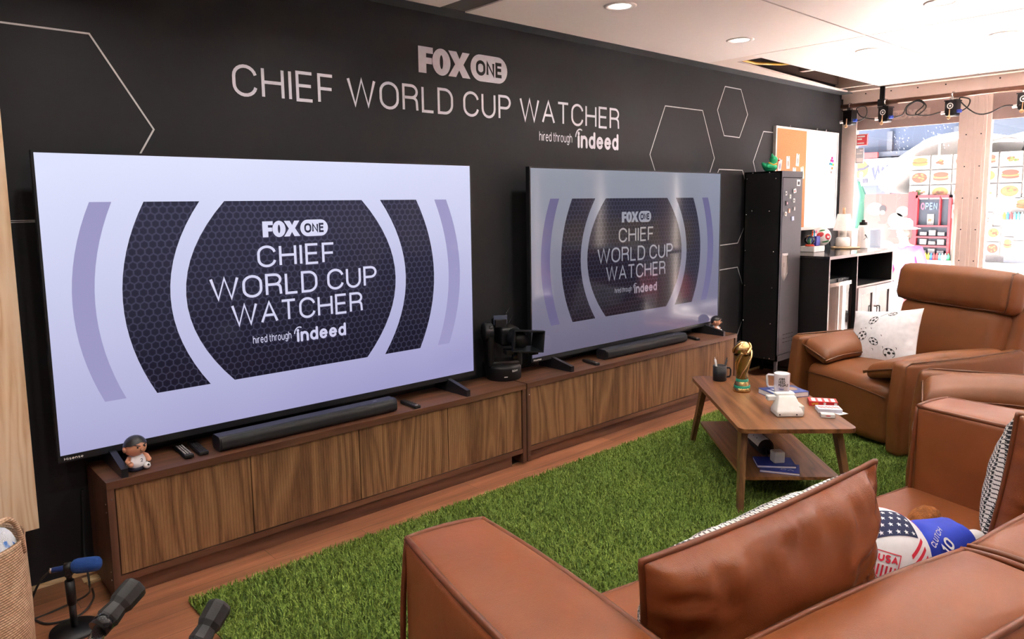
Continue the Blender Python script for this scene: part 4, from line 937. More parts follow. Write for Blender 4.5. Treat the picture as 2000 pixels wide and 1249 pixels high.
# food cart
CXF = 11.3
ct = thing('food_cart', 'street food cart covered with food photographs behind the window', 'food cart', (CXF, 0, GZ))
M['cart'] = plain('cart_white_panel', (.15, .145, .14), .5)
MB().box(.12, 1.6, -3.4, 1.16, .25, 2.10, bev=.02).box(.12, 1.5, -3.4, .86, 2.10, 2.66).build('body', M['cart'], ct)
for y in (-2.8, -.4): 
    mb = MB(); mb.lathe([(0, -.05), (.22, -.05), (.25, -.02), (.25, .02), (.22, .05), (0, .05)], (.5, y, .25), 24, axis='y'); mb.build('wheel', M['rubber'], ct)
FOOD = [((.30, .12, .035), (.08, .14, .02), (.14, .035, .012)), ((.32, .17, .04), (.22, .035, .015), (.12, .04, .015)), ((.18, .04, .02), (.30, .16, .05), (.09, .12, .03)), ((.30, .05, .025), (.35, .24, .10), (.11, .14, .035))]
def food_photo(y, z, w, h, k, kind):
    o = MB().box(.09, .118, y-w/2, y+w/2, z-h/2, z+h/2).build('food_photo', M['cart'], ct); c = FOOD[k % 4]
    mb = MB(); X = .0885
    def E_(cy, cz, ry, rz, m, dx=0): mb.add([(X-dx, y+cy*w+p[0]*w, z+cz*h+p[1]*h) for p in ell(0, 0, ry, rz, 16)], [tuple(range(16))], m)
    if kind == 0:   # sandwich: bun, leaf, filling, bun
        E_(0, -.12, .40, .14, 0, .001); E_(0, .0, .43, .10, 1, .002); E_(.02, .04, .38, .08, 2, .003); E_(0, .18, .38, .18, 0, .004)
    elif kind == 1:  # plate heaped with pieces
        E_(0, -.05, .44, .30, 3, .001)
        for q in range(14): a = rng.uniform(0, 6.28); rr_ = rng.uniform(0, .3); E_(rr_*math.cos(a), -.02+rr_*.6*math.sin(a), .09, .08, q % 3, .002+.0003*q)
    else:
        E_(0, 0, .40, .38, 0, .001)
        for q in range(10): a = rng.uniform(0, 6.28); rr_ = rng.uniform(0, .28); E_(rr_*math.cos(a), rr_*math.sin(a), .07, .06, 1+q % 2, .002+.0003*q)
    mb.build('picture', [plain('food_a', tuple(x*.4 for x in c[0]), .5), plain('food_b', tuple(x*.4 for x in c[1]), .5), plain('food_c', tuple(x*.4 for x in c[2]), .5), plain('plate_white', (.25, .24, .23), .5)], o)
k = 0
for zi, z in enumerate((2.58, 2.36, 2.14)):
    for yi in range(9):
        y = .72-yi*.29
        food_photo(y, z, .27, .20, k+zi, (k+zi*2) % 3); k += 1
for (y, z, w_, h_, kd) in ((-.16, 1.74, .2, .2, 1), (-.62, 1.95, .22, .2, 0), (-.28, 1.56, .17, .17, 2), (-.28, 1.34, .17, .17, 2), (.18, 1.86, .16, .2, 2), (.15, 1.62, .14, .16, 1), (-.46, 1.40, .12, .2, 0)): food_photo(y, z, w_, h_, k, kd); k += 1
M['cred'] = plain('cart_red', (.15, .006, .012), .5)
MB().box(.08, .12, .83, 1.50, .30, 2.13).build('red_menu_panel', plain('faded_red_panel', (.105, .03, .028), .5), ct)
mb = MB(); X = .078
for (cy, cz, ry, rz) in ((1.02, 1.72, .12, .12), (.93, 1.86, .09, .08), (1.18, 1.30, .17, .12), (1.0, 1.15, .13, .18), (1.34, 1.9, .12, .1)): mb.add([(X, cy+p[0], cz+p[1]) for p in ell(0, 0, ry, rz, 18)], [tuple(range(18))])
mb.build('pale_blob_print', M['cart'], ct)
mb = MB(); mb.add([(.0765, 1.22+p[0], 1.87+p[1]) for p in ell(0, .03, .055, .06, 16)], [tuple(range(16))]); mb.build('round_emblem', plain('emblem_dark', (.006, .007, .01), .5), ct)
MB().add([(.0755, 1.22+p[0], 1.845+p[1]) for p in ell(0, 0, .035, .035, 16)], [tuple(range(16))]).build('round_emblem_face', M['cart'], ct)
MB().box(.06, .12, .73, .85, .35, 2.15).build('red_post', M['cred'], ct)
fr = MB(); y0, y1 = .28, .72
fr.box(.04, .12, y0-.02, y1+.02, 2.06, 2.10).box(.04, .12, y0-.02, y0+.01, 1.2, 2.1).box(.04, .12, y1-.01, y1+.02, 1.2, 2.1)
for z in (1.2, 1.345, 1.48, 1.645): fr.box(.03, .12, y0, y1, z-.012, z+.012)
fr.box(.04, .12, .40, .415, 1.65, 2.08); fr.build('display_frame', M['cred'], ct)
MB().box(.113, .119, y0, y1, 1.2, 2.08).build('display_window', plain('dark_display', (.02, .024, .034), .3), ct)
mb = MB()
for i, z in enumerate((1.23, 1.37, 1.505)):
    for j in range(3): mb.box(.05, .1, .33+j*.12, .42+j*.12, z, z+.05+.03*((i+j) % 2))
mb.build('display_goods', plain('display_trays', (.08, .08, .085), .5), ct)
mb = MB(); write(mb, 'O', lambda a, z: (.035, .66-a, z), .0, 1.885, .105, .05, weight=.22); mb.build('neon_letter', emit('neon_pink', (1.6, .25, .4), 1.5), ct)
mb = MB(); write(mb, 'PEN', lambda a, z: (.035, .60-a, z), .0, 1.885, .105, .16, weight=.18); mb.build('neon_letters', emit('neon_blue', (.5, .75, 1.5), 1.5), ct)
food_photo(.54, 1.74, .09, .16, 3, 1)
MB().box(-.06, .12, -2.5, .78, 1.12, 1.15).build('shelf', M['cart'], ct)
MB().box(-.02, .12, -2.2, -.40, 1.72, 1.75).build('shelf', M['cart'], ct)
MB().box(.10, .119, -.75, -.42, 1.05, 1.45).build('hatch', plain('grey_hatch', (.25, .27, .30), .4), ct)
BC = [(.5, .03, .03), (.02, .1, .45), (.6, .35, .02), (.03, .35, .1), (.6, .6, .6), (.05, .3, .4)]
def bottle(y, z, c, label):
    o = MB().lathe([(0, 0), (.019, 0), (.02, .005), (.02, .065), (.008, .085), (.008, .10), (0, .10)], n=10).build('drink_bottle', c); o.location = (CXF+.0, y, z+GZ); tag(o, label, 'bottle', 'small drink bottles on the cart shelves')
bm_ = [plain('bottle_plastic', c, .3) for c in BC]; nm_ = ['red', 'blue', 'orange', 'green', 'white', 'teal']
for i in range(14): bottle(.74-i*.038, 1.1505, bm_[(i*5+i//3) % 6], nm_[(i*5+i//3) % 6]+' drink bottle on the low shelf of the food cart')
for i in range(14): bottle(-.42-i*.042, 1.7505, bm_[(i*5+2+i//4) % 6], nm_[(i*5+2+i//4) % 6]+' drink bottle on the upper right shelf of the food cart')
# parasols over the cart
def parasol(x, y, z, r, label, tilt):
    t = thing('cart_parasol', label, 'parasol', (x, y, GZ), 0, 'white parasols over the food cart'); mb = MB(); n = 8; ztop = z-GZ
    V = [(0, 0, ztop)]; F = []
    for k in range(1, 5):
        f = k/4
        for i in range(n*4):
            a = 2*PI*i/(n*4); sc = 1-.05*(1-abs(math.cos(a*n/2)))*f; V.append((r*f*sc*math.cos(a), r*f*sc*math.sin(a), ztop-.55*r*f**1.5*.9))
    m = n*4
    F += [(0, 1+i, 1+(i+1) % m) for i in range(m)]
    for k in range(3):
        for i in range(m): F.append((1+k*m+i, 1+(k+1)*m+i, 1+(k+1)*m+(i+1) % m, 1+k*m+(i+1) % m))
    mb.T = Matrix.Translation((0, 0, ztop)) @ Matrix.Rotation(R(tilt), 4, 'X') @ Matrix.Rotation(R(14), 4, 'Y') @ Matrix.Translation((0, 0, -ztop))
    TT = mb.T; mb.add(V, F, 0, True); c = mb.build('canopy', plain('white_canvas', (.5, .5, .5), .7), t)
    mb = MB(); mb.T = TT; mb.poly([(r*.5*math.cos(a)*-1, r*.5*math.sin(a), ztop-.55*r*.5**1.5*.9+.01) for a in (-.18, .0, .18)]+[(-r*.96*math.cos(.12), r*.96*math.sin(.12), ztop-.45*r)]); mb.build('blue_gore', plain('canvas_blue', (.05, .15, .5), .7), t)
    MB().cyl((0, 0, 0), (0, 0, ztop+.05), .02).build('pole', M['metal'], t)
parasol(11.55, .52, 2.49, .96, 'white parasol over the left half of the food cart', -20)
parasol(12.2, -.86, 2.56, .98, 'white parasol over the right half of the food cart', 8)

# ------------------------------------------------------------------ passer-by
def skin_body(name, verts, edges, radii, mat, parent, root=0, sub=2):
    me = bpy.data.meshes.new(name); me.from_pydata(verts, edges, []); o = bpy.data.objects.new(name, me); COL.objects.link(o); o.parent = parent
    sk = o.modifiers.new('skin', 'SKIN'); sk.use_smooth_shade = True
    for i, r_ in enumerate(radii):
        v = me.skin_vertices[0].data[i]; v.radius = r_ if isinstance(r_, tuple) else (r_, r_); v.use_root = (i == root)
    su = o.modifiers.new('sub', 'SUBSURF'); su.levels = sub; su.render_levels = sub
    me.materials.append(mat); return o
p = thing('person', 'person in a pink top, pale jeans and white brimmed hat walking past outside', 'person', (9.9, .30, GZ), R(-105))
# local frame: the person faces -y; x is the left-right axis
V = [(0, 0, .92), (0, -.01, 1.05), (0, -.03, 1.20), (0, -.06, 1.36), (0, -.08, 1.45), (0, -.10, 1.53), (0, -.13, 1.60), (0, -.12, 1.68),
     (-.10, 0, .88), (-.11, -.10, .50), (-.11, .06, .10), (-.11, -.06, .04), (.10, 0, .88), (.11, .06, .50), (.11, .20, .12), (.11, .10, .05),
     (-.17, -.05, 1.38), (-.24, .02, 1.14), (-.22, -.14, .95), (-.21, -.20, .88), (.17, -.05, 1.38), (.23, .0, 1.14), (.22, -.12, .94), (.21, -.17, .87)]
E_ = [(0, 1), (1, 2), (2, 3), (3, 4), (4, 5), (5, 6), (6, 7), (0, 8), (8, 9), (9, 10), (10, 11), (0, 12), (12, 13), (13, 14), (14, 15), (3, 16), (16, 17), (17, 18), (18, 19), (3, 20), (20, 21), (21, 22), (22, 23)]
rad = [(.15, .11), (.14, .10), (.15, .11), (.15, .10), .055, .055, (.075, .09), (.07, .085), .085, .065, .045, .04, .085, .065, .045, .04, .06, .045, .035, .03, .06, .045, .035, .03]
body = skin_body('body', V, E_, rad, plain('person_skin', (.50, .28, .19), .5), p)
sv = [(0, 0, .94), (0, -.01, 1.06), (0, -.03, 1.20), (0, -.06, 1.36), (0, -.075, 1.43), (-.18, -.05, 1.38), (-.24, .02, 1.14), (-.225, -.13, .97), (.18, -.05, 1.38), (.235, .0, 1.14), (.222, -.11, .96)]
skin_body('top', sv, [(0, 1), (1, 2), (2, 3), (3, 4), (3, 5), (5, 6), (6, 7), (3, 8), (8, 9), (9, 10)], [(.165, .125), (.155, .115), (.165, .125), (.165, .115), .07, .072, .058, .048, .072, .058, .048], plain('pink_cloth', (.20, .04, .14), .7), p)
skin_body('jeans', [(0, 0, .93), (-.10, 0, .86), (-.11, -.10, .50), (-.11, .05, .13), (.10, 0, .86), (.11, .06, .50), (.11, .19, .15)], [(0, 1), (1, 2), (2, 3), (0, 4), (4, 5), (5, 6)], [(.165, .12), .10, .078, .065, .10, .078, .065], plain('pale_denim', (.11, .14, .19), .7), p)
mb = MB(); mb.sphere((0, -.10, 1.63), .095, 18, sc=(.95, 1.0, 1.1)); mb.sphere((0, -.02, 1.58), .06, 12, sc=(.9, .8, 1.3)); mb.build('hair', plain('dark_hair', (.03, .02, .018), .6), p)
mb = MB(); mb.lathe([(.19, 1.66), (.10, 1.685), (.095, 1.76), (.06, 1.79), (0, 1.80)], (0, -.10, 0), 24); mb.build('hat', M['white'], p)
mb = MB(); mb.sphere((0, -.225, 1.60), .014, 8); mb.sphere((-.03, -.205, 1.62), .008, 8).sphere((.03, -.205, 1.62), .008, 8); mb.tube([(-.025, -.205, 1.56), (0, -.214, 1.557), (.025, -.205, 1.56)], .005, 6); mb.build('face', plain('face_detail', (.25, .08, .07), .5), p)

# ------------------------------------------------------------------ unseen van added beyond the windows to darken the right television's reflection
vn = thing('reflection_van', 'unseen dark blue van with a yellow stripe, added outside to darken reflections in the right television', 'van', (9.3, -5.4, GZ))
vb = MB().box(0, 1.9, -2.6, 2.3, .35, 2.75, bev=.12).build('body', plain('van_blue', (.003, .006, .02), .3), vn)
MB().box(-.012, .0, -2.4, 2.1, 1.35, 1.75).build('stripe', plain('van_yellow', (.08, .055, .004), .4), vb)
MB().box(-.012, .0, -2.4, 2.1, .5, .9).build('red_stripe', plain('van_red', (.10, .004, .01), .4), vb)
for y in (-1.7, 1.5):
    mb = MB(); mb.lathe([(0, -.1), (.30, -.1), (.34, -.05), (.34, .05), (.30, .1), (0, .1)], (.12, y, .34), 24, axis='x'); mb.build('wheel', M['rubber'], vn)

# ================================================================== rug
RX0, RX1, RY0, RY1 = .335, 4.45, -2.95, -.415
SU = Vector((math.cos(R(-11.5)), math.sin(R(-11.5)), 0)); SV = Vector((-SU.y, SU.x, 0))
rug = thing('shag_rug', 'green shaggy grass-like rug between the media consoles and the sofa', 'rug', (0, 0, 0))
M['rugbase'] = plain('rug_backing', (.07, .13, .02), .9)
MB().box(RX0, RX1, RY0, RY1, 0, .008).build('backing', M['rugbase'], rug)
def rug_mat():
    t = NT('green_pile'); v = t.coord(); n1 = t.noise(v, 120, 3); n2 = t.noise(v, 3.0, 3)
    f = t.math('ADD', t.math('MULTIPLY', n1, .75), t.math('MULTIPLY', n2, .22))
    t.col(t.ramp(f, [(.30, (.066, .122, .015)), (.52, (.178, .268, .042)), (.74, (.36, .455, .10))])); t.set(Roughness=.6, Specular_IOR_Level=.3)
    return t.mat
def pile():
    N = 235000
    x = rng.uniform(RX0-.004, RX1, N); y = rng.uniform(RY0, RY1+.004, N)
    u = x*SU.x+y*SU.y; v = x*SV.x+y*SV.y
    keep = ~((u > .9) & (u < 3.35) & (v < -1.85)); x, y = x[keep], y[keep]; n = len(x)
    # tufts lean together
    gx = np.sin(x*71+3*np.sin(y*57))+np.sin(y*131+x*43); gy = np.cos(y*83+2*np.sin(x*61))+np.sin(x*117-y*37)
    a = np.arctan2(gy, gx)+rng.normal(0, 1.5, n); L = rng.uniform(.020, .036, n); lean = rng.uniform(.25, 1.15, n)
    w = rng.uniform(.0016, .0028, n); dx, dy = np.cos(a), np.sin(a); px, py = -dy*w, dx*w
    z0 = .006; h1 = L*.55; h2 = L
    V = np.zeros((n, 5, 3))
    V[:, 0] = np.stack([x-px, y-py, np.full(n, z0)], -1); V[:, 1] = np.stack([x+px, y+py, np.full(n, z0)], -1)
    mx = x+dx*h1*np.sin(lean*.5); my = y+dy*h1*np.sin(lean*.5); mz = z0+h1*np.cos(lean*.5)
    V[:, 2] = np.stack([mx+px, my+py, mz], -1); V[:, 3] = np.stack([mx-px, my-py, mz], -1)
    V[:, 4] = np.stack([mx+dx*(h2-h1)*np.sin(lean*1.3), my+dy*(h2-h1)*np.sin(lean*1.3), mz+(h2-h1)*np.cos(lean*1.3)], -1)
    me = bpy.data.meshes.new('pile'); me.vertices.add(n*5); me.vertices.foreach_set('co', V.ravel())
    b = np.arange(n)*5; loops = np.stack([b, b+1, b+2, b+3, b+3, b+2, b+4], -1).ravel(); me.loops.add(len(loops)); me.loops.foreach_set('vertex_index', loops.astype(np.int32))
    st = np.stack([np.arange(n)*7, np.arange(n)*7+4], -1).ravel(); me.polygons.add(n*2); me.polygons.foreach_set('loop_start', st.astype(np.int32))
    me.update(calc_edges=True); me.validate(); me.materials.append(rug_mat())
    o = bpy.data.objects.new('pile', me); COL.objects.link(o); o.parent = rug; o['kind'] = 'stuff'
pile()

# ================================================================== soft furniture helpers
def edge_pipe(mb, cx, cy, cz, hx, hy, hz, edges, r=.007, bulge=(0, 0, 0), m=0, n=10, rad=.0):
    """welt tubes along named edges of a soft block; an edge is (axis, sign, sign) of the other two axes"""
    h = (hx, hy, hz)
    for ax, s1, s2 in edges:
        a, b = [j for j in range(3) if j != ax]; P = []
        for i in range(n+1):
            p = [0, 0, 0]; t = -1+2*i/n; p[ax] = t*(h[ax]-.004); p[a] = s1*(h[a]-rad*.29); p[b] = s2*(h[b]-rad*.29)
            bow = (1-t*t)
            p[a] += s1*bulge[a]*bow; p[b] += s2*bulge[b]*bow
            P.append((cx+p[0], cy+p[1], cz+p[2]))
        mb.tube(P, r, 8, m)
def wrinkle(amp, sc, seed=0):
    def fn(q, t):
        v = Vector((q[0]*sc+seed, q[1]*sc, q[2]*sc)); k = mnoise.noise(v)+.5*mnoise.noise(v*2.1)
        n = Vector(t); n = Vector((n.x**3, n.y**3, n.z**3)); n = n.normalized() if n.length > 1e-6 else Vector((0, 0, 1))
        return [q[i]+n[i]*k*amp for i in range(3)]
    return fn
def bowed(hx, hy, hz, bx, by, bz):
    """edges bow outward in the middle the way a stuffed cover does"""
    def fn(q, t):
        return [q[0]+math.copysign(bx, t[0])*abs(t[0])**2*(1-t[1]**2), q[1]+math.copysign(by, t[1])*abs(t[1])**2*(1-t[0]**2), q[2]+bz*max(0, t[2])*(1-t[0]**2)*(1-t[1]**2)]
    return fn

# ================================================================== sofa
U0, V0 = 2.065, -2.25
sp_ = SU*U0+SV*V0
sofa = thing('leather_sofa', 'tan leather sofa with thick square arms, its back to the camera', 'sofa', (sp_.x, sp_.y, 0), R(-11.5))
SL = lambda u, v: (u-U0, v-V0)
# seat
mb = MB(); x0, y0 = SL(1.03, -2.49); x1, y1 = SL(3.10, -1.715)
mb.soft((x0+x1)/2, (y0+y1)/2, .235, (x1-x0)/2, (y1-y0)/2, .155, .03, bulge=(0, .01, .012), n=14, fn=wrinkle(.003, 4)); seat = mb.build('seat', M['leather'], sofa)
mb = MB(); edge_pipe(mb, (x0+x1)/2, (y0+y1)/2, .235, (x1-x0)/2, (y1-y0)/2, .155, [(0, 1, 1)], .007, rad=.03); mb.build('piping', M['piping'], seat)
for i, (ua, ub) in enumerate(((.80, 1.035), (3.09, 3.325))):
    xa, ya = SL(ua, -2.745); xb, yb = SL(ub, -1.735); c = ((xa+xb)/2, (ya+yb)/2, .405); h = ((xb-xa)/2, (yb-ya)/2, .34)
    mb = MB(); mb.soft(*c, *h, .022, bulge=(.02, .006, .014), n=12, fn=bowed(*h, .022, .004, .012)); a = mb.build('arm', M['leather'], sofa)
    mb = MB(); edge_pipe(mb, *c, *h, [(1, 1, 1), (1, -1, 1), (0, 1, 1), (2, 1, 1), (2, -1, 1)], .0085, bulge=(.020, .004, .006), rad=.022, n=16); mb.build('piping', M['piping'], a)
for i, (ua, ub) in enumerate(((1.04, 2.045), (2.055, 3.085))):
    xa, ya = SL(ua, -2.745); xb, yb = SL(ub, -2.482); c = ((xa+xb)/2, (ya+yb)/2, .402); h = ((xb-xa)/2, (yb-ya)/2, .307)
    mb = MB(); mb.soft(*c, *h, .04, bulge=(.0, .012, .02), n=14, fn=lambda q, t, f1=bowed(*h, .0, .012, .022), f2=wrinkle(.004, 5, i*3): f2(f1(q, t), t)); a = mb.build('backrest', M['leather'], sofa)
    mb = MB(); edge_pipe(mb, *c, *h, [(0, 1, 1), (0, -1, 1), (1, 1, 1), (1, -1, 1)], .0085, bulge=(0, .010, .014), rad=.04, n=16); mb.build('piping', M['piping'], a)
for ux in (-1.15, 1.15):
    for vy in (-.45, .45): MB().cyl((ux, vy, 0), (ux, vy, .085), .022, n=12).build('leg', M['bp'], sofa)

# ------------------------------------------------------------------ sofa cushions
def cushion(name, label, w, h, th, rot, loc, mats, cat='cushion', group=None, pinch=.05, seed=1., wr=.010, parts=('leather_face', 'cloth_face'), puff=.55):
    """two puffed faces sewn together along the rim; the first face looks along local -y"""
    t = thing(name, label, cat, loc, 0, group); t.rotation_euler = rot; n = 44
    rim = []
    for f, sgn in ((0, -1), (1, 1)):
        V = []; F = []
        for i in range(n+1):
            for j in range(n+1):
                u = -1+2*i/n; v = -1+2*j/n
                uu_ = math.sin(u*PI/2)*.35+u*.65; vv_ = math.sin(v*PI/2)*.35+v*.65
                x = w/2*uu_*(1-pinch*(1-vv_**2)); z = h/2*vv_*(1-pinch*(1-uu_**2))
                k = max(0, (1-uu_**2)*(1-vv_**2))**(puff if f == 0 else max(puff, .5))
                e = mnoise.noise(Vector((x*6+seed, z*6, sgn*3)))+.6*mnoise.noise(Vector((x*15+seed, z*9, sgn)))
                rimk = (1-k)*k*4; dt = min(1-abs(uu_), 1-abs(vv_)); across = x if (1-abs(vv_)) < (1-abs(uu_)) else z
                e += 1.5*mnoise.noise(Vector((across*27+seed, dt*3, sgn)))*math.exp(-dt*3.6)
                y = sgn*(th/2*k+wr*(1 if f == 0 else .3)*e*min(1, k*3)*(.5+rimk))
                V.append((x, y, z))
        for i in range(n):
            for j in range(n): F.append((i*(n+1)+j, (i+1)*(n+1)+j, (i+1)*(n+1)+j+1, i*(n+1)+j+1))
        mb = MB(); mb.add(V, F, 0, True); mb.build(parts[f], mats[f], t)
        if f == 0:
            id_ = [i*(n+1) for i in range(n+1)]+[n*(n+1)+j for j in range(n+1)]+[i*(n+1)+n for i in range(n, -1, -1)]+[j for j in range(n, -1, -1)]
            rim = [V[q] for q in id_]
    if len(mats) > 2:
        mb = MB(); Q = [rim[0]]
        for p_ in rim[1:]:
            if (Vector(p_)-Vector(Q[-1])).length > 1e-5: Q.append(p_)
        mb.tube(Q[:-1], .0075, 8, closed=True); mb.build('piping', mats[2], t)
    return t
q = SU*1.465+SV*-2.33
cushion('sofa_cushion', 'large tan leather cushion with houndstooth front leaning on the sofa back, left', .775, .57, .26, (R(8), R(-4.5), R(-11.5)), (q.x, q.y, .628), (M['leather_w'], M['hound'], M['piping']), seed=2.3, wr=.017, puff=.36)
q = SU*2.93+SV*-2.335
cushion('sofa_cushion', 'tan leather cushion with houndstooth front at the right end of the sofa', .62, .50, .32, (R(6), R(5), R(-11.5-8)), (q.x, q.y, .645), (M['leather_w'], M['hound'], M['piping']), seed=7.7, wr=.017, puff=.36)

# ------------------------------------------------------------------ plush ball and soft toy on the sofa
q = SU*2.135+SV*-2.20; BR = .142
ball = thing('plush_ball', 'round plush ball with stars, red stripes and a shield crest on the sofa', 'plush ball', (q.x, q.y, .39+BR), 0)
Z0 = Vector((0, 0, 0)); mb = MB(); mb.sphere((0, 0, 0), BR, 40); bb = mb.build('ball', plain('plush_white', (.74, .74, .78), .8, bump=.1, bscale=500), ball)
M['navycloth'] = plain('navy_cloth', (.012, .018, .07), .8); M['redcloth'] = plain('red_cloth', (.60, .02, .05), .8); M['whitecloth'] = plain('white_cloth', (.75, .75, .78), .8)
def quadpatch(mb, q, up, x0, x1, z0, z1, r, nx=10, nz=8, skew=0, m=0):
    q = Vector(q).normalized(); a = Vector(up).cross(q).normalized(); b = q.cross(a)
    V = []; F = []
    for i in range(nx+1):
        for j in range(nz+1):
            x = x0+(x1-x0)*i/nx; z = z0+(z1-z0)*j/nz+skew*x
            al = math.sqrt(x*x+z*z); k = math.sin(al)/al if al > 1e-6 else 1
            V.append(tuple((q*math.cos(al)+a*x*k+b*z*k)*r))
    for i in range(nx):
        for j in range(nz): F.append((i*(nz+1)+j, (i+1)*(nz+1)+j, (i+1)*(nz+1)+j+1, i*(nz+1)+j+1))
    mb.add(V, F, m, True)
def on_ball(q, up, r):
    q = Vector(q).normalized(); a = Vector(up).cross(q).normalized(); b = q.cross(a)
    def f(x, z):
        al = math.sqrt(x*x+z*z); k = math.sin(al)/al if al > 1e-6 else 1
        return tuple((q*math.cos(al)+a*x*k+b*z*k)*r)
    return f
camv = Vector((-.5701, -3.4088, 1.6015))-Vector((q.x, q.y, .39+BR)); camv.normalize()
rt = camv.cross(Vector((0, 0, 1))).normalized()*-1; upv = rt.cross(camv)*-1
upv = camv.cross(rt) if camv.cross(rt).z > 0 else rt.cross(camv)
F0 = (camv+rt*.10+upv*.02)
mb = MB(); quadpatch(mb, camv+rt*.28+upv*.95, (0, 0, 1), -.72, .50, -.28, .42, BR+.0012, 14, 10); mb.build('star_panel', M['navycloth'], bb)
mb = MB(); f = on_ball(camv+rt*.28+upv*.95, (0, 0, 1), BR+.0026)
for i in range(7):
    for j in range(4):
        cx = -.62+i*.17+.085*(j % 2); cz = -.20+j*.17
        if cx > .46: continue
        mb.poly([f(cx+.055*(1 if k_ % 2 == 0 else .42)*math.sin(k_*PI/5), cz+.055*(1 if k_ % 2 == 0 else .42)*math.cos(k_*PI/5)) for k_ in range(10)])
mb.build('star', M['whitecloth'], bb)
mb = MB()
for i in range(4): quadpatch(mb, camv+rt*1.05+upv*.15, (0, 0, 1), -.16, .30, -.42+i*.17, -.34+i*.17, BR+.0014, 8, 2, skew=.55)
for i in range(3): quadpatch(mb, camv*.9-rt*.42+upv*.5, (0, 0, 1), -.10, .14, -.24+i*.13, -.18+i*.13, BR+.0014, 6, 2, skew=.8)
for i in range(2): quadpatch(mb, upv+rt*.35-camv*.1, camv*-1, -.5, .5, -.2+i*.12, -.15+i*.12, BR+.0014, 10, 2)
mb.build('stripe', M['redcloth'], bb)
mb = MB(); quadpatch(mb, camv-upv*.85-rt*.15, (0, 0, 1), -.4, .35, -.4, .08, BR+.0012); mb.build('star_panel', M['navycloth'], bb)
f = on_ball(camv+rt*.16-upv*.17, upv+rt*.12, BR+.0022); mb = MB()
V, F = ribbon([(-.22, .26), (-.20, -.20), (-.10, -.30), (0, -.36), (.10, -.30), (.20, -.20), (.22, .26), (-.22, .26)], .018, True, dens=.06); mb.add([f(a, b) for a, b in V], F)
write(mb, 'USA', f, 0, .06, .155, .37, 'c', .24, .1)
for i in range(5): mb.poly([f(-.165+i*.075, 0), f(-.13+i*.075, 0), f(-.13+i*.075, -.22-.05*(i in (1, 2, 3))), f(-.165+i*.075, -.22-.05*(i in (1, 2, 3)))])
mb.build('crest', M['redcloth'], bb)
q = SU*2.47+SV*-2.19
toy = thing('soft_toy', 'soft toy in a blue football shirt lying face down between the plush ball and cushion', 'soft toy', (q.x, q.y, .397), R(-30)); toy.scale = (.82, .85, 1.05)
M['bluecloth'] = plain('royal_blue_cloth', (.02, .05, .50), .75, bump=.1, bscale=400); M['fur'] = plain('orange_brown_fur', (.30, .10, .02), .9, var=.3, scale=60, bump=.6, bscale=160, bdist=.01)
mb = MB(); mb.soft(0, 0, .075, .13, .10, .072, .07, n=4, seg=5, fn=wrinkle(.006, 9, 4)); sh = mb.build('shirt', M['bluecloth'], toy)
def onshirt(a, z):
    ang = z/.075; return (a, -.02-.075*math.cos(ang)*.9-.01, .08+.075*math.sin(ang)*.92)
fsh = lambda a, z: (a, -.078+z*.62, .118+z*.52)
tc = Vector((-.5701, -3.4088, 1.6015))-Vector((q.x, q.y, .395))
mb = MB(); mb.T = Matrix.Translation((-.065, -.086, .128)) @ Matrix.Rotation(R(-38), 4, 'X') @ Matrix.Rotation(R(-42), 4, 'Y'); w3 = lambda a, z: (a, 0, z); write(mb, '10', w3, 0, -.05, .045, .05, 'c', .2); write(mb, 'CLUTCH', w3, -.005, .008, .022, .075, 'c', .16, .14); mb.T = None; mb.build('shirt_lettering', M['whitecloth'], sh)
mb = MB(); mb.sphere((.02, .09, .12), .06, 20, sc=(1.2, .8, .8), fn=lambda p: tuple(Vector(p)+Vector((mnoise.noise(Vector(p)*40), mnoise.noise(Vector(p)*40+Vector((5, 0, 0))), mnoise.noise(Vector(p)*40+Vector((0, 9, 0)))))*.010)); mb.build('fur_tuft', M['fur'], toy)
mb = MB(); mb.sphere((.16, -.01, .085), .04, 16, sc=(1.3, .8, .7)); mb.build('hand', M['whitecloth'], toy)
mb = MB(); mb.sphere((-.11, .06, .10), .055, 16, sc=(1.1, .8, .7)); mb.build('leg', M['whitecloth'], toy)

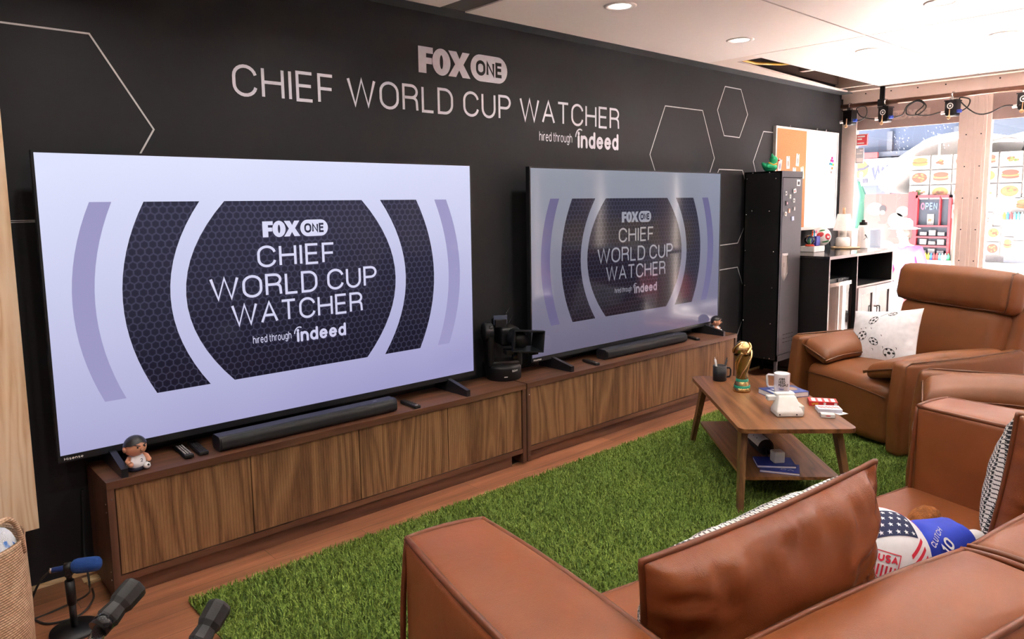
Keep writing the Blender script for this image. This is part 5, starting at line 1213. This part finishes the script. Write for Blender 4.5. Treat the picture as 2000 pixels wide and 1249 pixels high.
# ================================================================== recliners
def recliner(loc, rz, label, w=1.10):
    """front faces local -y, origin at the middle of the front edge on the floor"""
    t = thing('recliner', label, 'armchair', loc, rz, 'tan leather recliners'); hw = w/2; L = M['leather_r']
    sw = hw-.20
    def seatf(q, t_):
        return [q[0], q[1]-(.035*(1-t_[0]**2)*(1 if t_[1] < 0 else 0)*abs(t_[1])), q[2]+.022*max(0, t_[2])*(1-t_[0]**2)-.035*max(0, t_[2])*max(0, -t_[1])**2]
    mb = MB(); mb.soft(0, .42, .245, sw+.045, .41, .205, .06, bulge=(0, .01, .01), n=12, seg=5, fn=seatf); st = mb.build('seat', L, t)
    mb = MB(); P = []
    for i in range(21):
        x = -1+2*i/20; P.append((x*(sw+.035), .005-.037*(1-x*x), .355+.03*(1-x*x)))
    mb.tube(P, .0035, 6); mb.build('seam', M['piping_r'], st)
    for sx in (-1, 1):
        xo = sx*(hw-.055); mb = MB()
        mb.soft(xo, .46, .315, .055, .47, .29, .03, bulge=(.012, .01, .0), n=10, fn=lambda q, t_: [q[0], q[1]-.03*max(0, -t_[1])*(1-max(0, t_[2])), q[2]+.028*max(0, t_[2])*max(0, t_[1]-.1)**1.5])
        a = mb.build('arm', L, t)
        mb = MB(); mb.tube([(xo+sx*.05, .005, .06), (xo+sx*.05, -.006, .35), (xo+sx*.048, .004, .585), (xo+sx*.046, .04, .607), (xo+sx*.05, .46, .612), (xo+sx*.05, .88, .635)], .0055, 8); mb.build('piping', M['piping_r'], a)
        # drooping pad on the inner side
        px = sx*(hw-.19)
        def padf(q, t_, sx=sx):
            f = max(0, -t_[1])
            return [q[0]-sx*.05*f*f, q[1], q[2]-.055*(-sx*t_[0]*.5+.5)*1.2-.035*f**3+.02*(1-t_[0]**2)*(1-f)]
        mb = MB(); mb.soft(px, .43, .575, .125, .42, .05, .045, bulge=(0, 0, .012), n=12, seg=4, fn=padf); pd = mb.build('arm_pad', L, a)
        mb = MB(); E2 = []
        for i in range(13):
            x = -1+2*i/12; qv = padf([x*.125, -.42, 0], [x, -1, 0]); E2.append((px+qv[0], .43+qv[1]-.002, .575+qv[2]+.012))
        mb.tube(E2, .006, 8)
        E3 = []
        for i in range(15):
            y = -1+2*i/14; qv = padf([-sx*.125, y*.42, 0], [-sx, y, 0]); E3.append((px+qv[0]-sx*.002, .43+qv[1], .575+qv[2]))
        mb.tube(E3, .005, 8); mb.build('piping', M['piping_r'], pd)
    T = Matrix.Translation((0, .80, .42)) @ Matrix.Rotation(R(-13), 4, 'X')
    mb = MB(); mb.T = T; mb.soft(0, .03, .21, hw-.13, .09, .235, .06, bulge=(0, .03, .01), n=12, seg=5, fn=wrinkle(.004, 5, 2)); bk = mb.build('backrest', L, t)
    mb = MB(); mb.T = T; mb.soft(0, .15, .24, hw-.085, .09, .42, .05, bulge=(0, .02, 0), n=8, seg=4); mb.build('back_shell', L, bk)
    T = Matrix.Translation((0, .905, .845)) @ Matrix.Rotation(R(-10), 4, 'X')
    mb = MB(); mb.T = T; mb.soft(0, .0, .135, hw-.075, .085, .135, .06, bulge=(0, .035, .015), n=12, seg=5, fn=wrinkle(.004, 5, 5)); hr = mb.build('headrest', L, t)
    mb = MB(); mb.T = T
    for sx in (-1, 1): mb.tube([(sx*(hw-.105), -.06, .010), (sx*(hw-.091), -.070, .05), (sx*(hw-.091), -.070, .215), (sx*(hw-.105), -.055, .256), (sx*(hw-.12), .0, .271)], .006, 8)
    mb.tube([(-(hw-.105), -.06, .010), (-.2, -.075, .004), (.2, -.075, .004), (hw-.105, -.06, .010)], .005, 8); mb.build('piping', M['piping_r'], hr)
    for sx in (-1, 1):
        for y in (.08, .85): MB().cyl((sx*(hw-.12), y, 0), (sx*(hw-.12), y, .045), .03, n=12).build('foot', M['bp'], t)
    return t
recliner((4.36, -1.285, 0), R(-117), 'tan leather recliner holding the white football-print pillow, by the coffee table')
recliner((3.583, -2.038, 0), R(-161.3), 'tan leather recliner facing the televisions, between the other recliner and the sofa arm', 1.05)
# throw pillow with football prints
M['pillow'] = plain('white_cotton', (.72, .72, .75), .8, bump=.15, bscale=300)
fwd = Vector((-.891, .454, 0)); wid = Vector((.454, .891, 0))
q = Vector((4.36, -1.285, 0))-fwd*.47+wid*.16
pl = cushion('throw_pillow', 'white throw pillow printed with black footballs, on the recliner', .54, .43, .16, (R(-22), R(-9), R(-117+13)), (q.x, q.y, .615), (M['pillow'], M['pillow']), 'pillow', None, .07, 4.2, .004, ('front_face', 'back_face'))
M['ink'] = plain('black_print', (.012, .012, .013), .7)
def on_pillow(x, z):
    uu_, vv_ = x/.25, z/.20; k = max(0, (1-uu_**2)*(1-vv_**2))**.55
    return (x, -(.075*k)-.0065, z)
mb = MB()
for cx, cz, r_, sq, ro in ((-.055, .115, .036, .72, .6), (-.125, .0, .040, .82, 0), (-.02, -.045, .040, .55, -.5), (.10, -.125, .042, .75, -.3), (.075, .165, .030, .45, .2)):
    def P2(a, b): 
        x, z = a*r_, b*r_*sq; return (cx+x*math.cos(ro)-z*math.sin(ro), cz+x*math.sin(ro)+z*math.cos(ro))
    V, F = ribbon([P2(math.cos(2*PI*i/20), math.sin(2*PI*i/20)) for i in range(20)], .0035, True); mb.add([on_pillow(a, b) for a, b in V], F)
    for (a0, b0, s_) in ((0, 0, .34), (.72, .25, .24), (-.55, .6, .24), (-.5, -.62, .24), (.35, -.72, .22), (.2, .8, .2)):
        mb.poly([on_pillow(*P2(a0+s_*math.cos(2*PI*i/5+.5), b0+s_*math.sin(2*PI*i/5+.5))) for i in range(5)])
for (a, b, c_, d_) in ((-.01, .145, .04, .17), (-.15, .055, -.14, .045), (-.11, .06, -.1, .05), (-.15, -.05, -.145, -.06), (.03, .0, .04, -.01), (-.03, -.095, -.02, -.11), (.05, -.08, .055, -.095), (.145, -.085, .15, -.10), (-.06, .055, -.05, .045)):
    V, F = ribbon([(a, b), ((a+c_)/2+.004, (b+d_)/2+.004), (c_, d_)], .003); mb.add([on_pillow(x, z) for x, z in V], F)
mb.build('football_print', M['ink'], [c for c in pl.children if c.name.startswith('front_face')][0])

# ================================================================== coffee table
ta = math.atan2(.843, .808); tc_ = Vector((3.319, -1.283, 0))
ct2 = thing('coffee_table', 'brown wooden coffee table with splayed legs and a lower shelf on the green rug', 'table', tc_, ta)
TL, TWd, TZt = .582, .297, .45
mb = MB(); mb.prism(rrect(-TL, TL, -TWd, TWd, .045, 6), TZt-.022, TZt, plane='xy'); mb.build('tabletop', M['table'], ct2)
mb = MB(); mb.prism(rrect(-TL+.085, TL-.085, -TWd+.045, TWd-.045, .01, 3), .150, .166, plane='xy'); mb.build('shelf', M['table'], ct2)
for sx in (-1, 1):
    for sy in (-1, 1):
        tx, ty = sx*(TL-.145), sy*(TWd-.055); bx, by = sx*(TL-.015), sy*(TWd-.012)
        mb = MB(); V = []
        for (cx, cy, z, a, b) in ((tx, ty, TZt-.022, .036, .017), (bx, by, 0.004, .019, .014)):
            V += [(cx-a, cy-b, z), (cx+a, cy-b, z), (cx+a, cy+b, z), (cx-a, cy+b, z)]
        mb.add(V, [(0, 1, 2, 3), (7, 6, 5, 4)]+[(i, 4+i, 4+(i+1) % 4, (i+1) % 4) for i in range(4)]); mb.build('leg', M['tleg'], ct2)
ZT = TZt+.0005
# pen mug
t = thing('pen_mug', 'black mug holding pens at the far end of the coffee table', 'mug', (3.535, -.855, ZT), R(-35))
mb = MB(); mb.lathe([(0, 0), (.040, 0), (.043, .004), (.043, .098), (.039, .098), (.039, .008), (0, .008)], n=32); b = mb.build('body', M['bp2'], t)
mb = MB(); mb.tube([(.040, 0, .082), (.066, 0, .08), (.074, 0, .068), (.074, 0, .035), (.066, 0, .022), (.04, 0, .02)], .006, 10); mb.build('handle', M['bp2'], b)
for c, nm, dx, ti in (((.6, .6, .6), 'white', -.015, -9), ((.02, .02, .02), 'black', .018, 14)):
    mb = MB(); mb.cyl((0, 0, 0), (0, 0, .13), .0055, n=10).cyl((0, 0, .13), (0, 0, .145), .004, .001, 8).box(.005, .008, -.002, .002, .08, .125); o = mb.build('pen', plain('pen_barrel', c, .35)); o.location = (3.535+dx*.8, -.855+dx*-.4, ZT+.012); o.rotation_euler = (0, R(ti), R(-35)); tag(o, nm+' pen standing in the black mug on the coffee table', 'pen', 'pens in the black mug')
# trophy
t = thing('gold_trophy', 'gold trophy with green banded base standing on the coffee table', 'trophy', (3.39, -1.10, ZT), 0); t.scale = (1.1, 1.1, 1.12)
mb = MB(); mb.lathe([(0, 0), (.046, 0), (.048, .006), (.046, .02), (.042, .024)], n=32); mb.lathe([(.041, .036), (.038, .048), (.033, .058)], n=32); b = mb.build('base', M['gold'], t)
mb = MB(); mb.lathe([(.0435, .022), (.0435, .037), (.041, .037)], n=32).lathe([(.034, .057), (.034, .071), (.030, .071)], n=32); mb.build('green_band', M['green_band'], b)
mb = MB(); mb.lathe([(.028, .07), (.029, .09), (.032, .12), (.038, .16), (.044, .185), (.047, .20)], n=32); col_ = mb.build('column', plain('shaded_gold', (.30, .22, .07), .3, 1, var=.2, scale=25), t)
mb = MB()
for k_ in range(6):
    P = []
    for i in range(17):
        f_ = i/16; a = k_*PI/3+f_*(2.6 if k_ % 2 else 1.6); z = .072+.15*f_; r_ = .0285+.021*f_**1.5; P.append((r_*math.cos(a), r_*math.sin(a), z))
    mb.tube(P, [.0035+.005*f_/16 for f_ in range(17)], 8)
mb.build('twisted_rib', M['gold'], t)
mb = MB(); mb.sphere((0, 0, .232), .046, 28, fn=lambda p: tuple(Vector((0, 0, .232))+(Vector(p)-Vector((0, 0, .232)))*(1+.05*mnoise.noise(Vector(p)*40)))); mb.build('globe', M['gold'], t)
mb = MB()
for a0 in (0, 2.1, 4.2):
    mb.tube([(.049*math.cos(a0+i*.13)*math.sin(1.9-i*.14), .049*math.sin(a0+i*.13)*math.sin(1.9-i*.14), .232+.049*math.cos(1.9-i*.14)) for i in range(10)], [.009-.0006*i for i in range(10)], 8)
mb.build('relief', M['gold'], t)
# book and mug
M['cover'] = plain('blue_book_cover', (.03, .07, .30), .35)
bk = thing('paperback_book', 'thick blue paperback lying under the white mug on the coffee table', 'book', (3.49, -1.315, ZT), R(-28))
mb = MB().box(-.115, .115, -.078, .078, .002, .028); mb.build('pages', M['paper'], bk)
mb = MB().box(-.117, .118, -.08, .08, .028, .030).box(-.117, .118, -.08, .08, 0, .002).box(.115, .118, -.08, .08, 0, .03); cv = mb.build('cover', M['cover'], bk)
mb = MB()
for i in range(4): mb.box(-.10+i*.035, -.08+i*.035, -.06, .02+.02*(i % 2), .0302, .0306)
mb.box(-.11, .0, -.072, -.066, .0302, .0306).box(.1182, .1186, -.05, .02, .009, .02); mb.build('cover_print', M['white'], cv)
mb = MB(); mb.add([(.06+p[0], .01+p[1], .0304) for p in ell(0, 0, .035, .04)], [tuple(range(14))]); mb.build('cover_picture', plain('cover_picture', (.45, .30, .2), .5), cv)
t = thing('white_mug', 'tall white mug with black lettering standing on the blue book', 'mug', (3.45, -1.325, ZT+.031), R(0))
mb = MB(); mb.lathe([(0, 0), (.040, 0), (.043, .004), (.0455, .105), (.0455, .108), (.042, .108), (.039, .01), (0, .01)], n=40); b = mb.build('body', plain('white_ceramic', (.74, .76, .82), .2), t)
ma = math.atan2(-3.41+1.325, -.57-3.45)  # the printed side looks at the camera
cyl_ = lambda off: (lambda a, z: ((.0447+.0000)*math.cos(ma+off+a/.045)*(1+.0), .0447*math.sin(ma+off+a/.045), z))
f = lambda a, z: ((.0434+.0215*z+.0006)*math.cos(ma+.12+a/.045), (.0434+.0215*z+.0006)*math.sin(ma+.12+a/.045), z)
mb = MB(); write(mb, 'JOBS', f, -.024, .073, .0155, .036, 'l', .24, .12); write(mb, 'NEED', f, -.024, .0545, .0155, .038, 'l', .24, .12); write(mb, 'PEOPLE', f, -.024, .036, .0155, .060, 'l', .24, .12); mb.build('lettering', M['ink'], b)
mb = MB(); indeed(mb, f, -.020, .016, .026, .010); mb.build('logo', plain('logo_blue', (.02, .05, .3), .5), b)
h = Vector((math.cos(ma-1.75), math.sin(ma-1.75), 0)); mb = MB(); mb.tube([tuple(h*.043+Vector((0, 0, .090))), tuple(h*.078+Vector((0, 0, .092))), tuple(h*.086+Vector((0, 0, .084))), tuple(h*.082+Vector((0, 0, .028))), tuple(h*.074+Vector((0, 0, .018))), tuple(h*.041+Vector((0, 0, .02)))], .0065, 10); mb.build('handle', b.data.materials[0], b)
# instant camera, lying with its back up
M['ivory'] = plain('off_white_plastic', (.66, .66, .64), .38)
t = thing('instant_camera', 'white instant camera near the front of the coffee table', 'camera', (3.125, -1.525, ZT), R(-44)); t.scale = (1.12, 1.12, 1.12)
mb = MB(); fw = [(-.062, -.055), (.062, -.055), (.062, .05), (-.062, .05)]; tp = [(-.040, -.005), (.042, -.005), (.045, .035), (-.035, .035)]
V = [(x, y, 0) for x, y in fw]+[(x, y, .022) for x, y in fw]+[(x, y, .088) for x, y in tp]
mb.add(V, [(3, 2, 1, 0)]+[(i, (i+1) % 4, 4+(i+1) % 4, 4+i) for i in range(4)]+[(4+i, 4+(i+1) % 4, 8+(i+1) % 4, 8+i) for i in range(4)]+[(8, 9, 10, 11)])
bo = mb.build('body', M['ivory'], t); bm2 = bo.modifiers.new('bevel', 'BEVEL'); bm2.width = .006; bm2.segments = 3
mb = MB(); mb.box(-.045, .05, .02, .062, .04, .096, bev=.006); mb.build('front_block', M['ivory'], t)
mb = MB(); mb.box(.045, .072, -.04, .05, .004, .05, bev=.005); mb.build('side_grip', M['ivory'], t)
mb = MB(); mb.box(-.085, -.04, .02, .06, .06, .082, bev=.004); mb.build('viewfinder', M['ivory'], t)
mb = MB(); mb.cyl((.046, .01, .072), (.0525, .01, .072), .005, n=10).cyl((-.05, -.0555, .012), (-.05, -.058, .012), .0035, n=10).cyl((.03, -.0555, .012), (.03, -.058, .012), .0035, n=10).box(.0715, .0735, -.01, .0, .028, .044); mb.cyl((-.0855, .04, .07), (-.083, .04, .07), .004, n=10); mb.build('button', M['bp'], t)
# card game
M['ured'] = plain('card_box_red', (.55, .02, .03), .35)
t = thing('card_game_box', 'red card game box at the right edge of the coffee table', 'box', (3.445, -1.575, ZT), R(-58))
MB().box(-.075, .075, -.045, .045, 0, .026, bev=.0015).build('carton', M['ured'], t)
mb = MB(); write(mb, 'UNO', lambda a, z: (a, -.0456, z), -.062, .006, .014, .034, weight=.26); mb.build('lettering', plain('card_yellow', (.75, .55, .03), .4), t)
mb = MB().box(.0, .012, -.0458, -.045, .006, .022).box(.055, .07, -.0458, -.045, .004, .022); 
for i in range(4): mb.box(-.06+i*.034, -.04+i*.034, -.035, .03, .0262, .0266)
mb.build('print', M['white'], t)
t = thing('card_deck', 'deck of white cards with red print beside the red box', 'cards', (3.335, -1.66, ZT), R(-52))
MB().box(-.062, .062, -.042, .042, 0, .022, bev=.002).build('cards', plain('card_edges', (.62, .66, .78), .5), t)
mb = MB()
for i in range(6): mb.add([(-.045+i*.018+p[0], -.005*(i % 2)+p[1], .0224) for p in ell(0, 0, .006, .022, 10, .4)], [tuple(range(10))])
mb.build('print', plain('card_print', (.6, .08, .06), .4), t)
o = MB().box(-.03, .03, -.045, .045, 0, .0012).build('loose_card', M['paper']); o.location = (3.345, -1.705, ZT); o.rotation_euler = (0, 0, R(-20)); tag(o, 'single white card lying half under the deck on the coffee table', 'card')
t = thing('clear_box', 'small clear white box with a red inlay at the table corner', 'box', (3.225, -1.705, ZT), R(-58))
MB().box(-.035, .035, -.022, .022, 0, .02, bev=.003).build('shell', plain('frosted_plastic', (.74, .74, .74), .2), t)
mb = MB(); mb.add([(p[0], -.0222, .011+p[1]) for p in ell(0, 0, .014, .003, 12)], [tuple(range(12))]); mb.build('inlay', M['ured'], t)
# shelf items
ZS = .1665
t = thing('bluetooth_speaker', 'black and white cylindrical speaker leaning on the table shelf', 'speaker', (3.225, -1.325, ZS), R(140))
mb = MB(); mb.soft(0, 0, .05, .047, .11, .047, .046, n=2, seg=6); mb.build('body', M['cloth_black'], t)
mb = MB(); V = []; F = []
for i in range(9):
    a = R(10+i*12)
    for y in (-.085, .085): V.append((.0485*math.cos(a), y, .05+.0485*math.sin(a)))
for i in range(8): F.append((2*i, 2*i+1, 2*i+3, 2*i+2))
mb.add(V, F, 0, True); pn = mb.build('white_panel', M['white'], t)
mb = MB()
for y in (-.03, .02): mb.lathe([(0, .0), (.006, 0), (.006, -.003), (0, -.003)], (.028, y, .088), 10)
mb.build('button', M['bp'], pn)
mb = MB(); mb.tube([(0, .11, .05), (-.03, .17, .02), (-.01, .22, .006), (.02, .21, .006), (.02, .15, .02), (.01, .11, .05)], .004, 8); mb.build('wrist_strap', M['rubber'], t)
M['nblue'] = plain('blue_notebook_cover', (.015, .04, .30), .45)
def notebook(x, y, z, rz, label, print_):
    t = thing('notebook', label, 'notebook', (x, y, z), rz, 'blue notebooks on the table shelf')
    MB().box(-.098, .098, -.066, .066, .0015, .012).build('pages', M['paper'], t)
    mb = MB().box(-.10, .10, -.069, .069, .012, .014).box(-.10, .10, -.069, .069, 0, .0015).box(-.10, .10, .066, .069, 0, .014); c = mb.build('cover', M['nblue'], t)
    if print_: mb = MB(); V, F = ribbon(arc(.02, -.03, .014, .010, 20, 330), .003); mb.add([(a, b, .0143) for a, b in V], F); V, F = ribbon([(.04, -.04), (.055, -.025), (.07, -.04)], .004); mb.add([(a, b, .0143) for a, b in V], F); mb.build('cover_print', M['white'], c)
notebook(3.03, -1.545, ZS, R(-62), 'lower of the two blue notebooks on the table shelf, with white print', True)
notebook(3.055, -1.50, ZS+.0145, R(-50), 'upper of the two blue notebooks on the table shelf, under the white cube', False)
o = MB().box(-.03, .03, -.03, .03, 0, .062, bev=.007).build('white_cube', M['ivory']); o.location = (3.06, -1.515, ZS+.029); o.rotation_euler = (0, 0, R(-38)); tag(o, 'white rounded cube standing on the blue notebooks', 'cube')

# ================================================================== left corner
t = thing('pine_board', 'pale pine board fixed upright to the black wall at the left edge', 'board', (-.165, .10, .30))
MB().box(-.075, .078, -.05, -.008, 0, 1.95, bev=.002).build('plank', M['pine'], t)
for z in (.3, 1.5): MB().box(-.04, .04, -.008, .05, z, z+.1).build('batten', M['bp'], t)
tag(MB().box(-.50, -.27, .02, .14, .0, 1.36).build('black_panel', M['bp']), 'black flat panel behind the pine board at the left edge', 'panel')
# basket
def basket_mat():
    t = NT('woven_jute'); v = t.coord(); sp = t.n('ShaderNodeSeparateXYZ'); t.l(v, sp.inputs[0])
    at = t.math('ARCTAN2', sp.outputs[1], sp.outputs[0]); zz = t.math('MULTIPLY', sp.outputs[2], 700.0)
    w1 = t.math('SINE', zz); w2 = t.math('SINE', t.math('ADD', t.math('MULTIPLY', at, 90.0), t.math('MULTIPLY', t.math('FLOOR', t.math('MULTIPLY', sp.outputs[2], 111.4)), 3.0)))
    h = t.math('ADD', t.math('MULTIPLY', w1, .6), t.math('MULTIPLY', w2, .3)); n = t.noise(v, 30, 4)
    t.col(t.ramp(t.math('ADD', t.math('MULTIPLY', h, .4), n), [(.2, srgb(156, 124, 96)), (.5, srgb(192, 160, 130)), (.8, srgb(214, 186, 158))])); t.set(Roughness=.8)
    t.bump(h, .4, .003); return t.mat
M['jute'] = basket_mat()
bx, by = -.385, -.33
t = thing('jute_basket', 'tall woven jute basket with a blue and white blanket at the left edge', 'basket', (bx, by, 0))
mb = MB(); mb.lathe([(0, 0), (.19, 0), (.20, .01), (.203, .2), (.198, .44), (.20, .455), (.192, .455), (.188, .44), (.19, .03), (0, .03)], n=48); b = mb.build('body', M['jute'], t)
for a0 in (-.9, 2.2):
    mb = MB(); P = []
    for i in range(13):
        s_ = -1+2*i/12; a = a0+s_*.5; P.append((.196*math.cos(a), .196*math.sin(a), .40+.16*(1-s_*s_)**.7))
    mb.tube(P, .0095, 10); mb.build('handle', M['jute'], b)
def towel_mat():
    t = NT('blue_white_fleece'); v = t.coord(); n = t.noise(v, 12, 2, .4, .9); t.col(t.ramp(n, [(.40, (.02, .13, .62)), (.46, (.10, .28, .75)), (.50, (.72, .76, .84))])); t.set(Roughness=.95); t.bump(t.noise(v, 220, 3), .6, .01); return t.mat
mb = MB(); mb.sphere((0, 0, .415), .175, 36, sc=(1, 1, .55), fn=lambda p: tuple(Vector(p)+Vector((0, 0, 1))*.05*mnoise.noise(Vector(p)*11)+Vector((1, 0, 0))*.02*mnoise.noise(Vector(p)*9+Vector((3, 3, 3)))))
o = mb.build('fleece_blanket', towel_mat()); o.location = (bx, by, 0); tag(o, 'blue and white fleece bundled in the jute basket', 'blanket')
# desk microphone
t = thing('desk_microphone', 'blue foam microphone on a round black desk stand, left of the console', 'microphone', (-.055, -.315, 0), R(-28))
mb = MB(); mb.lathe([(0, 0), (.083, 0), (.086, .004), (.084, .012), (.03, .018), (.014, .02), (0, .02)], n=40); mb.build('base', M['bp'], t)
mb = MB(); mb.cyl((0, 0, .015), (-.002, 0, .12), .0125, n=16).cyl((-.002, 0, .11), (-.004, 0, .205), .0165, n=16).cyl((-.004, 0, .205), (-.004, 0, .235), .010, n=12); mb.build('pole', M['bp'], t)
mb = MB(); mb.soft(-.004, 0, .24, .013, .014, .02, .008, n=2); mb.cyl((-.004, -.02, .235), (-.004, .02, .235), .005, n=8); mb.cyl((-.016, 0, .257), (.008, 0, .259), .017, n=16); mb.build('clip', M['bp2'], t)
mb = MB(); mb.tube([(-.058, 0, .252), (.01, 0, .258)], .0105, 16); bd = mb.build('barrel', plain('blue_barrel', (.01, .04, .20), .35), t)
mb = MB(); mb.tube([(-.066, 0, .2513), (-.058, 0, .252)], .011, 16).tube([(-.044, 0, .2532), (-.040, 0, .2535)], .0102, 16); mb.build('metal_ring', M['chrome'], bd)
mb = MB(); pr = [(0, 0), (.012, .002), (.02, .010), (.0235, .022), (.0235, .085), (.020, .098), (.012, .105), (0, .107)]; mb.lathe([(r_, z_) for r_, z_ in pr], n=28, axis='x', fn=lambda p: (p[0]+.005, p[1]*1.2, (p[2])*1.2+.258+p[0]*.0)); mb.build('windscreen', plain('blue_foam', (.012, .06, .26), .95, bump=.6, bscale=500, bdist=.003), t)
mb = MB()
def smooth(pts, k=8):
    P = [Vector(p) for p in pts]; Q = []
    for i in range(len(P)-1):
        a, b, c, d2 = P[max(0, i-1)], P[i], P[i+1], P[min(len(P)-1, i+2)]
        for j in range(k):
            u = j/k; Q.append(tuple(.5*((2*b)+(c-a)*u+(2*a-5*b+4*c-d2)*u*u+(3*b-a-3*c+d2)*u**3)))
    return Q+[tuple(P[-1])]
mb.tube(smooth([(-.112, -.283, .2505), (-.15, -.27, .21), (-.19, -.22, .08), (-.16, -.12, .006), (-.06, -.10, .005), (.04, -.06, .005), (.07, .03, .005), (.075, .10, .12), (.085, .115, .28), (.09, .115, .40)]), .0042, 8)
mb.tube(smooth([(-.16, -.12, .006), (-.12, -.2, .005), (-.02, -.215, .005), (.05, -.12, .005), (.07, -.02, .005)]), .0042, 8)
tag(mb.build('microphone_cable', M['rubber']), 'black cable running over the floor behind the desk microphone', 'cable')
# camera tripod of the photographer's neighbour: only its two pan handles reach into view
tp_ = thing('camera_tripod', 'camera tripod whose two black pan handles rise from the bottom edge', 'tripod', (-.42, -2.30, 0))
mb = MB(); mb.cyl((0, 0, .30), (0, 0, .70), .03, n=16); mb.soft(0, 0, .75, .085, .085, .06, .02, n=2); mb.build('head', M['bp'], tp_)
for a in (R(150), R(270), R(30)): mb = MB(); mb.cyl((.04*math.cos(a), .04*math.sin(a), .62), (.30*math.cos(a), .30*math.sin(a), .0), .016, .012, 12); mb.build('leg', M['bp'], tp_)
def pan_handle(p_tip, p_end, p_root, name):
    T0 = Vector((-.42, -2.30, 0)); a, b, c = [Vector(p)-T0 for p in (p_tip, p_end, p_root)]
    dv = (b-a).normalized(); L = (b-a).length
    mb = MB(); P = [a+dv*L*f for f in (0, .04, .10, .50, .62, .80, .90, 1.0)]
    mb.tube([tuple(p) for p in P], [.015, .0205, .0215, .0205, .0165, .0185, .0195, .017], 8, sm=False); g = mb.build('grip', M['rubber'], tp_)
    mb = MB(); mb.tube([tuple(b-dv*.004), tuple(b+dv*.015)], .0175, 20); mb.build('collar', M['bgloss'], g)
    mb = MB(); mb.tube([tuple(b), tuple(c)], .0115, 16); mb.build('rod', M['chrome'], tp_)
pan_handle((-.248, -2.067, .951), (-.309, -2.099, .921), (-.43, -2.21, .825), 'a')
pan_handle((-.143, -2.168, .916), (-.199, -2.205, .879), (-.36, -2.345, .80), 'b')
